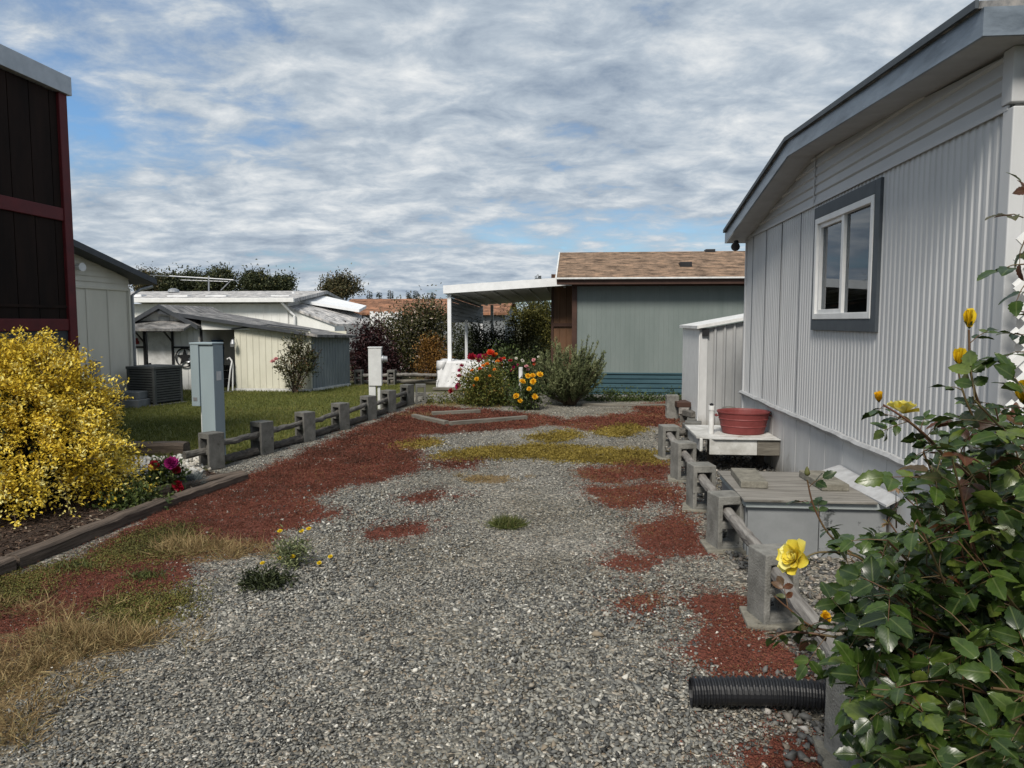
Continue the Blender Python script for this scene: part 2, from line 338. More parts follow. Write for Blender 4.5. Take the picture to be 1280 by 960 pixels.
# ------------------------------------------------------------------ ground layout
def sn(x, y, k, s):      # cheap smooth noise
    return (np.sin(x*k*1.3+s)+np.sin(y*k*1.7+s*2.1)+np.sin((x+y)*k*.9+s*.7)+np.sin((x-y)*k*2.3+s*1.9)+.6*np.sin(x*k*4.1+y*k*1.3+s*3)+.6*np.sin(y*k*4.7-x*k*2.2+s*5))/5
def inpoly(X, Y, poly):
    r = np.zeros(X.shape, bool); n = len(poly)
    for i in range(n):
        (x1,y1),(x2,y2) = poly[i], poly[(i+1)%n]
        c = ((y1 > Y) != (y2 > Y)); xi = (x2-x1)*(Y-y1)/((y2-y1) if y2 != y1 else 1e-9)+x1
        r ^= c & (X < xi)
    return r
PX = {'red': [
 [(225,692),(330,690),(355,668),(425,642),(385,625),(430,608),(480,600),(525,588),(520,562),(540,549),(505,545),(560,541),(640,536),(690,530),(700,523),(640,517),(600,513),(560,511),(530,508),(470,530),(400,558),(330,586),(312,594),(278,603),(192,640),(105,692)],
 [(455,668),(480,655),(530,653),(535,664),(500,675),(465,678)], [(500,622),(545,611),(562,614),(540,628),(515,627)],
 [(538,576),(600,573),(596,584),(545,586)], [(408,640),(432,634),(430,645),(410,648)], [(560,622),(582,619),(578,628)],
 [(726,590),(780,577),(832,574),(836,600),(770,602),(735,600)], [(738,612),(820,605),(846,628),(800,634),(752,632)],
 [(790,662),(830,645),(862,642),(872,664),(885,692),(830,696),(796,682)], [(742,708),(770,688),(800,694),(842,700),(838,708),(790,713)],
 [(762,752),(800,744),(828,746),(826,762),(790,768)], [(842,752),(900,741),(945,746),(955,790),(1000,815),(1010,850),(930,858),(870,832),(855,808),(885,784),(880,765)],
 [(922,938),(985,918),(1030,930),(1060,1000),(940,1000)], [(-60,740),(60,710),(130,690),(205,655),(232,690),(242,714),(205,745),(120,764),(95,802),(-60,820)],
 [(690,529),(760,521),(838,513),(842,534),(790,531),(740,537)], [(800,508),(842,503),(842,512),(805,514)], [(825,610),(850,610),(870,640),(845,640)]],
 'yellow': [[(538,573),(590,562),(680,557),(760,562),(826,566),(826,579),(740,578),(650,571),(590,574)], [(662,547),(710,539),(728,546),(690,552)], [(742,540),(785,530),(806,537),(770,547)],
  [(500,556),(540,548),(548,556),(510,562)]],
 'olive': [[(95,705),(165,672),(212,656),(226,668),(150,708)], [(110,702),(165,672),(205,678),(150,708)], [(125,765),(155,740),(232,744),(226,768),(140,790)], [(-40,728),(60,712),(66,742),(-40,765)], [(150,690),(230,655),(240,690),(200,700)]],
 'tan': [[(583,597),(632,590),(628,606),(590,604)], [(-80,810),(90,772),(150,780),(160,800),(100,825),(45,850),(-10,930),(-80,960)], [(185,690),(250,668),(330,680),(300,702),(200,702)]]}
PATCH = {k: [[gr(*p) for p in poly] for poly in v] for k, v in PX.items()}
def mask(kind, X, Y, warp=1.0):
    dist = np.clip(Y/8, .35, 1.3)
    xx = X+warp*.13*dist*sn(X,Y,9,1.0)+warp*.05*sn(X,Y,31,2.0); yy = Y+warp*.2*dist*sn(X,Y,8,4.0)+warp*.08*dist*sn(X,Y,29,6.0)
    r = np.zeros(X.shape, bool)
    for p in PATCH[kind]: r |= inpoly(xx, yy, p)
    return r
FL0, FL1 = (-3.9,7.55), (-3.22,14.1)          # left fence line
def left_edge(Y):                                # left limit of the drive
    return np.where(Y < 7.2, -3.55+(Y-4)*.07, -3.9+(Y-7.55)*.104)

# gravel sheet with a graded grid and patch masks
def ground_materials():
    m, nt, b = newmat('gravel_and_moss'); L = nt.links
    tc = N(nt,'ShaderNodeTexCoord'); P_ = tc.outputs['Object']
    vo = N(nt,'ShaderNodeTexVoronoi', Scale=58.0); L.new(P_, vo.inputs['Vector'])
    sp = N(nt,'ShaderNodeSeparateColor'); L.new(vo.outputs['Color'], sp.inputs[0])
    rp = ramp(nt, [(0,(.05,.048,.043)),(.3,(.12,.115,.1)),(.6,(.21,.2,.175)),(.82,(.33,.31,.265)),(.92,(.22,.17,.12)),(1,(.62,.59,.53))]); L.new(sp.outputs[0], rp.inputs[0])
    nb = N(nt,'ShaderNodeTexNoise', Scale=.9, Detail=5.0); L.new(P_, nb.inputs['Vector'])
    rb = ramp(nt, [(.35,(.72,.69,.62)),(.62,(1.1,1.1,1.1))]); L.new(nb.outputs['Fac'], rb.inputs[0])
    g1 = N(nt,'ShaderNodeMix', data_type='RGBA', blend_type='MULTIPLY'); g1.inputs[0].default_value = 1; L.new(rp.outputs[0], g1.inputs[6]); L.new(rb.outputs[0], g1.inputs[7])
    out = g1.outputs[2]
    nf = N(nt,'ShaderNodeTexNoise', Scale=26.0, Detail=6.0, Roughness=.7); L.new(P_, nf.inputs['Vector'])
    nc = N(nt,'ShaderNodeTexNoise', Scale=60.0, Detail=4.0, Roughness=.7); L.new(P_, nc.inputs['Vector'])
    for nm, ca, cb in (('red',(.06,.023,.015),(.19,.06,.04)),('yellow',(.11,.075,.012),(.26,.19,.04)),('olive',(.06,.06,.015),(.15,.13,.035)),('tan',(.09,.06,.03),(.22,.155,.075))):
        a = N(nt,'ShaderNodeAttribute', attribute_name='m_'+nm)
        ad = N(nt,'ShaderNodeMath', operation='ADD'); L.new(a.outputs['Fac'], ad.inputs[0])
        s_ = N(nt,'ShaderNodeMath', operation='MULTIPLY_ADD'); s_.inputs[1].default_value = 1.2; s_.inputs[2].default_value = -.6; L.new(nf.outputs['Fac'], s_.inputs[0]); L.new(s_.outputs[0], ad.inputs[1])
        st = ramp(nt, [(.42,(0,0,0)),(.58,(1,1,1))]); L.new(ad.outputs[0], st.inputs[0])
        cr = ramp(nt, [(.35,ca),(.65,cb)]); L.new(nc.outputs['Fac'], cr.inputs[0])
        mx = N(nt,'ShaderNodeMix', data_type='RGBA'); L.new(st.outputs[0], mx.inputs[0]); L.new(out, mx.inputs[6]); L.new(cr.outputs[0], mx.inputs[7]); out = mx.outputs[2]
    L.new(out, b.inputs['Base Color']); b.inputs['Roughness'].default_value = .9; b.inputs['Specular IOR Level'].default_value = .2
    bp = N(nt,'ShaderNodeBump', Strength=.9, Distance=.012); bp.invert = True; L.new(vo.outputs['Distance'], bp.inputs['Height']); L.new(bp.outputs[0], b.inputs['Normal'])
    return m
m_ground = M('earth_and_grass', (.085,.085,.035), (.05,.045,.025), rough=.95, scale=.6)
o = MB().add([(-400,-100,-.02),(400,-100,-.02),(400,600,-.02),(-400,600,-.02)], [(0,1,2,3)]).build('ground', m_ground); o['kind'] = 'structure'
ys = 1.0+15.6*(np.linspace(0,1,440)**1.45); xs_ = np.linspace(-5.2, 3.0, 270)
GX, GY = np.meshgrid(xs_, ys); V = np.stack([GX, GY, .006*sn(GX,GY,2.3,3.0)+.004*sn(GX,GY,7,1)], -1).reshape(-1,3)
i = np.arange(270*440).reshape(440,270); Fq = np.stack([i[:-1,:-1], i[:-1,1:], i[1:,1:], i[1:,:-1]], -1).reshape(-1,4)
grav = npmesh('gravel_driveway', V, Fq, ground_materials()); grav['kind'] = 'structure'
for k in PATCH:
    acc = np.zeros(GX.shape)
    for jx, jy in ((-.02,-.02),(.02,-.02),(-.02,.02),(.02,.02)): acc += mask(k, GX+jx, GY+jy, .5 if k == 'yellow' else 1.0)
    a = grav.data.attributes.new('m_'+k, 'FLOAT', 'POINT'); a.data.foreach_set('value', (acc/4).astype(np.float32).ravel())

# loose stones: real faceted stones near the camera
def stone_variant(k):
    bm = bmesh.new()
    for _ in range(9):
        v = Vector([random.gauss(0,1) for _ in range(3)]).normalized(); bm.verts.new(v*random.uniform(.8,1.1))
    r = bmesh.ops.convex_hull(bm, input=bm.verts); bmesh.ops.triangulate(bm, faces=bm.faces)
    bm.verts.index_update(); V = np.array([v.co[:] for v in bm.verts]); Fc = np.array([[v.index for v in f.verts] for f in bm.faces]); bm.free(); return V, Fc
SV = [stone_variant(k) for k in range(10)]
def stones(name, X, Y, size, mat, flat=.6, z0=0.0, tint=None, sink=.15):
    n = len(X); kind = rng.integers(0, len(SV), n); VV = []; FF = []; TT = []; o = 0
    tint = rng.random(n) if tint is None else tint
    for k, (v, f) in enumerate(SV):
        s = np.where(kind == k)[0]; m = len(s)
        if not m: continue
        sc = size[s][:,None]*np.stack([.75+.5*rng.random(m), .6+.4*rng.random(m), flat*(.6+.6*rng.random(m))], 1)
        p = v[None]*sc[:,None,:]*.5
        a = rng.random(m)*2*np.pi; t = rng.normal(size=m)*.35; u = rng.normal(size=m)*.35
        y = p[...,1]*np.cos(t)[:,None]-p[...,2]*np.sin(t)[:,None]; z = p[...,1]*np.sin(t)[:,None]+p[...,2]*np.cos(t)[:,None]; x = p[...,0]
        x2 = x*np.cos(u)[:,None]+z*np.sin(u)[:,None]; z = -x*np.sin(u)[:,None]+z*np.cos(u)[:,None]
        x3 = x2*np.cos(a)[:,None]-y*np.sin(a)[:,None]; y = x2*np.sin(a)[:,None]+y*np.cos(a)[:,None]
        z = z+sc[:,2][:,None]*.5*(1-2*sink)+z0
        VV.append(np.stack([x3+X[s][:,None], y+Y[s][:,None], z], -1).reshape(-1,3)); FF.append((f[None]+(np.arange(m)*len(v))[:,None,None]+o).reshape(-1,3)); o += m*len(v)
        TT.append(np.repeat(tint[s], len(v)))
    return npmesh(name, np.concatenate(VV), np.concatenate(FF), mat, tint=np.concatenate(TT))
m_stone = leafmat('gravel_stones', [(0,(.035,.036,.035)),(.2,(.085,.085,.08)),(.45,(.155,.155,.143)),(.72,(.235,.228,.20)),(.88,(.31,.30,.26)),(.90,(.20,.165,.12)),(.93,(.25,.21,.16)),(.955,(.35,.335,.295)),(1,(.58,.56,.50))], rough=.8, trans=0)
n = 190000
Y_ = 1.7+8.8*rng.random(n)**1.75; X_ = -4.3+5.8*rng.random(n)
vis = np.abs((X_-(-.09*Y_)))/np.maximum(Y_,.1) < .80
jx_, jy_ = .05*rng.normal(size=n), .07*rng.normal(size=n)
soft = mask('red',X_+jx_,Y_+jy_)|mask('yellow',X_+jx_,Y_+jy_)|mask('olive',X_+jx_,Y_+jy_)|mask('tan',X_+jx_,Y_+jy_,.6)
keep = vis & (X_ > left_edge(Y_)) & (X_ < .95) & (~soft | (rng.random(n) < .06+.22*np.clip(sn(X_,Y_,4,9),0,1)))
X_, Y_ = X_[keep], Y_[keep]
zn = np.clip(.38+.8*sn(X_,Y_,1.5,5.0)+1.1*np.exp(-((X_+.1)/.55)**2-((Y_-3.1)/1.5)**2)+.6*np.exp(-((X_+1.9)/.8)**2-((Y_-6.3)/.9)**2), 0, 1); big = np.clip(.0118+.0075*zn+(.003+.0065*zn)*np.abs(rng.normal(size=len(X_))), .0095, .045)
big = np.where(rng.random(len(X_)) < .012, big*1.7, big)
tag(stones('gravel', X_, Y_, big, m_stone, flat=.48), kind='stuff')
# farther pale chips lying over moss and gravel
n = 9000; Y_ = 8+7*rng.random(n); X_ = -3.9+4.9*rng.random(n)
k_ = (X_ > left_edge(Y_)+.15) & ((sn(X_,Y_,3,2) > .1)); X_, Y_ = X_[k_], Y_[k_]
tag(stones('gravel_chips', X_, Y_, .018+.018*rng.random(len(X_)), m_stone, tint=.4+.6*rng.random(len(X_))), kind='stuff')

# low moss-like ground cover
def cover(name, kind, n, mat, ln, hz):
    polys = PATCH[kind]; xs = np.concatenate([[p[0] for p in q] for q in polys]); yy = np.concatenate([[p[1] for p in q] for q in polys])
    Y = yy.min()-.2+(yy.max()-yy.min()+.4)*rng.random(n*6)**1.5; X = xs.min()-.2+(xs.max()-xs.min()+.4)*rng.random(n*6)
    k = mask(kind, X+.09*rng.normal(size=X.shape), Y+.13*rng.normal(size=X.shape), .5 if kind == 'yellow' else 1.0) & (sn(X,Y,14,7) > -.5+.35*rng.normal(size=X.shape)); X, Y = X[k][:n], Y[k][:n]
    q = 5; C = np.repeat(np.stack([X,Y,np.full(len(X),.004)],1), q, 0)+rng.normal(size=(len(X)*q,3))*np.array([.011,.011,.003])*(np.repeat(Y,q)[:,None]/6).clip(.8,2)
    C[:,2] = np.abs(C[:,2])+hz*rng.random(len(C))*np.repeat(.4+.6*np.clip(.5+sn(X,Y,11,3),0,1), q)
    D = unit(rng.normal(size=C.shape)*np.array([1,1,.5])+np.array([0,0,.35])); U = unit(rng.normal(size=C.shape)*.5+np.array([0,0,1]))
    t = np.clip(np.repeat(.45+.3*sn(X,Y,2.2,8)+.25*sn(X,Y,9,3)+(.22 if kind == 'red' else 0)*(X > -1),q)+.22*rng.normal(size=len(C)),0,1); sc = (np.repeat(Y,q)/6).clip(.8,2.2)
    return tag(leaves(name, None, C, D, U, ln*sc*(.6+.8*rng.random(len(C))), ln*.55*sc, t, mat), kind='stuff')
m_redmoss = leafmat('red_moss', [(0,(.055,.026,.016)),(.3,(.10,.038,.023)),(.6,(.16,.050,.032)),(.85,(.22,.064,.042)),(1,(.20,.13,.06))], rough=.8, trans=.15)
m_yelmoss = leafmat('yellow_moss', [(0,(.10,.07,.015)),(.5,(.22,.165,.03)),(1,(.32,.25,.06))], rough=.8, trans=.15)
m_olimoss = leafmat('olive_moss', [(0,(.05,.05,.015)),(.5,(.12,.11,.03)),(.8,(.15,.15,.035)),(1,(.17,.08,.04))], rough=.8, trans=.15)
cover('red_moss', 'red', 66000, m_redmoss, .011, .010)
cover('yellow_moss', 'yellow', 9000, m_yelmoss, .015, .012)
cover('olive_moss', 'olive', 9000, m_olimoss, .017, .016)

# lawn
m_lawn = M('lawn_green', (.11,.115,.03), (.07,.08,.02), rough=.95, scale=1.3)
LP = [(-3.98,7.5),(-3.35,14.0),(-4.0,17.6),(-4.6,18.6),(-12,18.6),(-12,9.2),(-6.2,8.6),(-5.2,7.7)]
o = MB().poly([(x,y,.012) for x,y in LP]).build('lawn', m_lawn); o['kind'] = 'structure'
m_blade = leafmat('grass_blade', [(0,(.07,.085,.018)),(.45,(.13,.145,.032)),(.8,(.19,.18,.045)),(1,(.28,.22,.09))], rough=.7, trans=.25)
n = 150000; Y_ = 7.6+11*rng.random(n)**1.3; X_ = -11.5+8.4*rng.random(n); RKP = [gr(*p) for p in [(130,574),(228,575),(250,567),(253,590),(236,602),(150,596)]]
k = inpoly(X_,Y_,LP) & ~inpoly(X_,Y_,RKP); X_, Y_ = X_[k], Y_[k]; n = len(X_)
C = np.stack([X_,Y_,np.full(n,.01)],1); D = unit(rng.normal(size=(n,3))*.45+np.array([0,0,1])); U = unit(rng.normal(size=(n,3)))
tag(leaves('lawn_grass', None, C, D, U, .035+.03*rng.random(n), .009, np.clip(.42+.3*sn(X_,Y_,1.1,2)+.2*rng.normal(size=n),0,1), m_blade, curl=.3), kind='stuff')

# dry straw tufts
m_straw = leafmat('straw', [(0,(.11,.07,.03)),(.5,(.25,.17,.075)),(.85,(.42,.32,.16)),(1,(.13,.13,.04))], rough=.8, trans=.2)
def straw(name, spots_, label, cat='grass'):
    Cs = []; Ds = []; Ls = []
    for (px, py, rx, ry, n, L) in spots_:
        x, y = gr(px,py); nt_ = max(3, n//45)
        tx = x+rx*rng.normal(size=nt_); ty = y+ry*rng.normal(size=nt_); i = rng.integers(0,nt_,n)
        p = np.stack([tx[i]+.03*rng.normal(size=n), ty[i]+.03*rng.normal(size=n), np.full(n,.004)],1)
        d = np.stack([p[:,0]-tx[i], p[:,1]-ty[i], np.zeros(n)],1)*14+rng.normal(size=(n,3))*.75+np.array([0,0,.35])
        Cs.append(p); Ds.append(d); Ls.append(L*(.4+.9*rng.random(n)))
    C = np.concatenate(Cs); D = np.concatenate(Ds); D[:,2] = np.abs(D[:,2]); L_ = np.concatenate(Ls); n = len(C)
    return leaves(name, None, C, D, unit(rng.normal(size=(n,3))), L_, .0034, rng.random(n), m_straw, curl=.45)
o = straw('dry_grass', [(255,688,.22,.08,1500,.12),(20,838,.2,.13,1700,.08),(105,806,.2,.09,2100,.11),(140,800,.1,.08,800,.10),(10,905,.12,.14,1000,.07),(40,770,.2,.1,500,.1),(608,599,.2,.1,700,.05),(520,520,.3,.15,900,.06),(560,508,.5,.2,900,.08)], '')
tag(o, kind='stuff')
def seg(a, b, n): return [tuple(a[i]+(b[i]-a[i])*k/n for i in range(3)) for k in range(n+1)]

# ------------------------------------------------------------------ grey mobile home on the right
XH = 2.10; Y0, Y1 = 3.95, 9.75
h = thing('mobile_home', 'grey ribbed mobile home with white sliding window beside the gravel drive', 'house', (XH, 6.8, 0))
W0, W1, WZ0, WZ1 = 5.58, 6.90, 1.62, 2.50           # window opening
b = MB()
for (a0,a1,z0,z1) in ((Y0,W0,.70,2.66),(W1,Y1,.70,2.66),(W0,W1,.70,WZ0),(W0,W1,WZ1,2.66)): b.ribs(1, a0, a1, z0, z1, XH, .074, .007, -1)
b.build('wall', m_siding, h)
MB().box(XH+.12, 14, Y0+.02, Y0+.1, .1, 2.8).box(XH+.12, 14, Y1-.1, Y1-.02, .1, 2.6).box(13.9, 13.98, Y0+.1, Y1-.1, .1, 2.6).box(XH+.35, 13.9, Y0+.1, Y1-.1, .3, .36).build('house_shell', m_dark, h)
MB().ribs(0, XH+.01, 14, .1, 2.75, Y0, .3, .006, -1, .9).ribs(0, XH+.01, 14, .1, 2.6, Y1, .3, .006, 1, .9).build('side_wall', m_siding, h)
b = MB(); y = Y0
while y < Y1-.05:
    e = min(y+.43, Y1); b.box(XH-.004-random.uniform(0,.004), XH+.015, y, e-.008, .0, .69); y = e
b.build('skirting', m_skirt, h, bevel=.003)
b = MB(); pts = []
for k in range(41):
    yy = Y0-.02+(Y1-Y0+.06)*k/40; pts.append((XH-.028+random.uniform(-.004,.004), yy, .692+random.uniform(-.006,.006)))
b.tube(pts, .026, 6); b.build('base_rail', m_ltrim, h)
# roof profile across the gable
RP = [(3.76,3.08),(7.03,3.245),(9.86,2.765)]
def rz(y): return RP[0][1]+(y-RP[0][0])*(RP[1][1]-RP[0][1])/(RP[1][0]-RP[0][0]) if y < RP[1][0] else RP[1][1]+(y-RP[1][0])*(RP[2][1]-RP[1][1])/(RP[2][0]-RP[1][0])
XF = 1.84
b = MB(); b.prism(RP+[(y,z-.035) for y,z in RP[::-1]], 0, XF-.012, 14); b.build('roof', m_greyshingle, h)
b = MB(); b.prism([(y,z-.036) for y,z in RP]+[(y,z-.165) for y,z in RP[::-1]], 0, XF, XF+.018)
b.box(XF, 14, RP[0][0]-.02, RP[0][0]-.001, RP[0][1]-.165, RP[0][1]-.036); b.box(XF, 14, RP[2][0]+.001, RP[2][0]+.02, RP[2][1]-.165, RP[2][1]-.036)
b.build('fascia', m_fascia, h)
b = MB(); b.prism([(y,z+.004) for y,z in RP]+[(y,z-.034) for y,z in RP[::-1]], 0, XF-.03, XF-.014); b.build('drip_edge', m_charcoal, h)
b = MB(); b.prism([(y,z-.15) for y,z in RP]+[(y,z-.162) for y,z in RP[::-1]], 0, XF+.02, XH+.02); b.box(XH+.02, 14, 3.77, Y0, 2.915, 2.925); b.build('soffit', m_soffit, h)
b = MB(); z = 2.655
SO = lambda y: rz(y)-.155
ya = lambda z: Y0 if z < SO(Y0) else min(RP[1][0], RP[0][0]+(z+.155-RP[0][1])/(RP[1][1]-RP[0][1])*(RP[1][0]-RP[0][0]))
yb = lambda z: Y1 if z < SO(Y1) else max(RP[1][0], RP[1][0]+(z+.155-RP[1][1])/(RP[2][1]-RP[1][1])*(RP[2][0]-RP[1][0]))
while z < 3.08:
    t = min(z+.082, 3.088)
    for (lo, hi) in ((0,RP[1][0]-.02),(RP[1][0]-.015,99)):
        q = [(XH-.018,max(ya(z),lo),z),(XH-.018,min(yb(z),hi),z),(XH-.002,min(yb(t),hi),t-.012),(XH-.002,max(ya(t),lo),t-.012)]
        if q[1][1] > q[0][1]: b.poly(q); b.poly([q[3],q[2],(XH-.018,min(yb(t),hi),t),(XH-.018,max(ya(t),lo),t)])
    z = t
b.poly([(XH+.02,Y0,2.64),(XH+.02,Y1,2.64),(XH+.02,Y1,SO(Y1)+.01),(XH+.02,RP[1][0],SO(RP[1][0])+.01),(XH+.02,Y0,SO(Y0)+.01)])
b.build('gable_siding', m_gable, h)
b = MB(); b.box(XH-.024, XH-.013, Y0, 7.0, 2.632, 2.656).box(XH-.024, XH-.013, 7.012, Y1, 2.632, 2.656).box(XH-.024, XH-.02, 7.004, 7.024, 2.66, 3.08); b.build('drip_flashing', m_gable, h)
MB().box(XH-.022, XH+.05, Y0-.05, Y0+.045, .05, 2.64).build('corner_trim', m_siding, h, bevel=.006)
MB().box(XH-.022, XH+.03, Y1-.02, Y1+.03, .05, 2.62).build('corner_trim', m_siding, h, bevel=.006)
b = MB()
for yy in (9.40, 8.75, 8.10, 7.42): b.box(XH-.011, XH-.0075, yy-.004, yy+.004, .72, 2.63)
b.build('siding_seam', m_charcoal, h)
# window
w = MB()
for (a0,a1,z0,z1) in ((W0-.005,W0+.05,WZ0,WZ1),(W1-.05,W1+.005,WZ0,WZ1),(W0+.05,W1-.05,WZ0,WZ0+.05),(W0+.05,W1-.05,WZ1-.05,WZ1)): w.box(XH-.035, XH+.05, a0, a1, z0, z1)
ym = (W0+W1)/2
w = w.build('window', m_white, h, bevel=.004)
t = MB()
for (a0,a1,z0,z1) in ((W0-.105,W0-.008,WZ0-.095,WZ1+.1),(W1+.008,W1+.05,WZ0-.095,WZ1+.1),(W0-.008,W1+.008,WZ0-.095,WZ0-.003),(W0-.008,W1+.008,WZ1+.003,WZ1+.1)): t.box(XH-.03, XH+.02, a0, a1, z0, z1)
t.build('window_trim', m_charcoal, w, bevel=.003)
s = MB(); s.box(XH-.022, XH+.03, ym-.035, ym+.02, WZ0+.05, WZ1-.05)
for (a0,a1,z0,z1) in ((W1-.085,W1-.05,WZ0+.05,WZ1-.05),(ym+.02,W1-.085,WZ0+.05,WZ0+.085),(ym+.02,W1-.085,WZ1-.085,WZ1-.05)): s.box(XH-.012, XH+.03, a0, a1, z0, z1)
s.build('sash', m_white, w, bevel=.003)
MB().box(XH+.004, XH+.008, W0+.05, ym-.036, WZ0+.05, WZ1-.05).build('pane', m_glass, w)
MB().box(XH+.014, XH+.018, ym+.02, W1-.086, WZ0+.086, WZ1-.086).build('pane', m_glass, w)
b = MB()
for k in range(32):
    z = WZ0+.07+k*.0255; b.add([(XH+.075,W0+.03,z),(XH+.075,W1-.03,z),(XH+.092,W1-.03,z+.016),(XH+.092,W0+.03,z+.016)], [(0,1,2,3)])
b.build('blind', m_blind, w)
MB().box(XH+.11, XH+.115, W0-.1, W1+.1, WZ0-.1, WZ1+.1).build('room_shade', m_dark, w)
# little flood light under the far eave, roof vent and beam by the near corner
l = MB(); l.tube([(1.93,9.62,2.60),(1.93,9.60,2.55)], .03, 10).tube([(1.93,9.60,2.55),(1.90,9.5,2.52)], [.035,.055], 12); l.build('security_light', m_black, h)
MB().obox((2.02,7.12,3.27), .16, .16, .09, .2).build('roof_vent', m_timberx, h, bevel=.015)
MB().box(2.14, 14, 3.80, 3.9, 2.66, 2.84).build('porch_beam', m_charcoal, h)
MB().box(XH-.03, XH+.05, Y0-.045, Y0+.05, 2.66, SO(Y0)-.01).build('corner_trim', m_gable, h, bevel=.005)
MB().box(2.7, 9, 1.0, 3.72, 2.78, 2.86).build('porch_roof', m_greyshingle, h)  # unseen porch roof, added to shade the near side wall
for x_ in (2.8, 5.8, 8.9): MB().box(x_-.05, x_+.05, 1.05, 1.15, 0, 2.779).build('added_porch_post', m_white, h)  # posts carrying the added, unseen shading roof
# white lattice at the near corner
lx0 = at(1269,400,3.72)[0]
lt = thing('lattice_screen', 'white diamond lattice panel at the near corner of the grey home', 'lattice', (2.2,3.72,.0))
b = MB()
for k in range(-18, 12):
    x = lx0+.02+k*.115
    for sgn, yo in ((1,0),(-1,.012)):
        p0 = Vector((x, 3.72+yo, .15 if sgn > 0 else 2.0)); d = Vector((1,0,sgn)).normalized(); t0 = max(0,(lx0-x)/d.x); t1 = 3.5
        a = p0+d*t0; e = p0+d*t1
        lim = 2.02 if sgn > 0 else .15
        if (sgn > 0 and e.z > lim) or (sgn < 0 and e.z < lim): e = p0+d*(abs(lim-p0.z)/abs(d.z))
        if (a.z-.15)*(a.z-2.02) > 0 or (e-a).length < .05 or (e-a).dot(d) < 0: continue
        c = (a+e)/2; n_ = Vector((-d.z,0,d.x)); q = n_*.02
        b.add([a-q,e-q,e+q,a+q]+[v+Vector((0,.009,0)) for v in (a-q,e-q,e+q,a+q)], [(3,2,1,0),(4,5,6,7),(0,1,5,4),(1,2,6,5),(2,3,7,6),(3,0,4,7)])
b.build('lattice', m_white, lt)
MB().box(3.3,3.39,3.68,3.77,0,2.9).build('post', m_white, lt)

# ------------------------------------------------------------------ dark brown building on the left
XB = -5.75; yB = atX(77,95,XB)[1]; zB = atX(77,95,XB)[2]; zb2 = atX(77,118,XB)[2]
h = thing('brown_building', 'tall dark brown building with red trim and pale metal roof edge', 'building', (XB,yB,0))
b = MB(); y = 4.2
while y < yB-.1:
    e = min(y+.30, yB-.05); b.box(XB-.02, XB, y, e-.012, 1.5, zb2-.01); y = e
b.box(XB-.04, XB-.021, 4.2, yB-.05, 0, zb2-.01); b.box(XB-6, XB-.041, yB-.06, yB-.01, 0, zb2-.01).box(XB-6, XB-.041, 4.2, 4.26, 0, zb2-.01).box(XB-6,XB-5.95,4.26,yB-.06,0,zb2-.01)
b.build('wall', m_brownwall, h)
MB().box(XB-.05, XB+.035, yB-.11, yB+.02, 0, zb2).build('corner_post', m_redtrim, h, bevel=.006)
zr = atX(75,268,XB)[2]; MB().box(XB-.01, XB+.025, 4.2, yB-.112, zr-.07, zr+.07).build('rail', m_redtrim, h, bevel=.006)
zr = atX(83,402,XB)[2]; MB().box(XB-.01, XB+.025, 4.2, yB-.112, zr-.1, zr+.03).build('rail', m_redtrim, h, bevel=.006)
MB().box(XB-.01, XB+.012, 4.2, yB-.112, 1.75, 1.78).build('ledge', m_brownwall, h)
MB().box(XB-.019, XB+.006, 4.2, yB-.112, .3, zr-.1).build('window', m_screen, h)
MB().box(XB-6.1, XB+.07, 4.1, yB+.06, zb2, zB).build('roof_edge', m_flash, h, bevel=.004)

# ------------------------------------------------------------------ beige home behind it
XL = -8.8
ZL = lambda z: 1.6+(z-1.6)*.926
h = thing('mobile_home', 'beige mobile home with dark eave behind the brown building', 'house', (XL,12,0))
yf = 13.9; yn = 6.0; gm = 9.92
MB().ribs(1, yn, yf, .24, ZL(2.27), XL, .62, .012, 1, .96).build('wall', m_beige, h)
RL = [(yn-.3,2.3),(gm,ZL(3.56)),(yf+.46,ZL(2.52))]
def rl(y): return RL[1][1]-abs(y-RL[1][0])*(RL[1][1]-RL[2][1])/(RL[2][0]-RL[1][0])
b = MB(); z = ZL(2.27)
while z < 3.1:
    t = z+.1; dd = lambda v: (RL[1][1]-.11-v)*(RL[2][0]-RL[1][0])/(RL[1][1]-RL[2][1])
    b.poly([(XL+.022,max(yn,gm-dd(z)),z),(XL+.022,min(yf,gm+dd(z)),z),(XL+.004,min(yf,gm+dd(t)),t),(XL+.004,max(yn,gm-dd(t)),t)])
    z = t
b.poly([(XL-.002,yn,2.15),(XL-.002,yf,2.15),(XL-.002,yf,ZL(2.45)),(XL-.002,gm,ZL(3.4)),(XL-.002,yn,2.3)])
b.build('gable_siding', m_beige, h)
MB().prism(RL+[(y,z-.11) for y,z in RL[::-1]], 0, XL-8, XL+.32).build('roof', m_darkroof, h)
MB().box(XL-8, XL-.03, yf-.06, yf, 0, 2.2).box(XL-8, XL-.03, yn, yn+.06, 0, 2.2).box(XL-.04, XL-.02, yn, yf, 0, .27).build('shell', m_beige, h)
MB().box(XL-.01, XL+.03, yf-.05, yf+.02, .1, ZL(2.3)).box(XL+.005, XL+.028, yn, yf-.05, ZL(2.24), ZL(2.29)).build('corner_trim', m_beige, h)
MB().tube([(XL+.26,yf+.4,ZL(2.36)),(XL+.12,yf+.2,ZL(2.28)),(XL+.03,yf+.06,ZL(2.15)),(XL+.03,yf+.06,.3)], .035, 8).build('downspout', m_metal, h)
MB().tube([(XL+.03,12.36,ZL(2.62)),(XL+.18,12.32,ZL(2.62))], [.05,.075], 10).build('security_light', m_white, h)
MB().box(XL-.03, XL+.06, yn, yf, .05, .26).build('skirting', m_panelgrey, h)
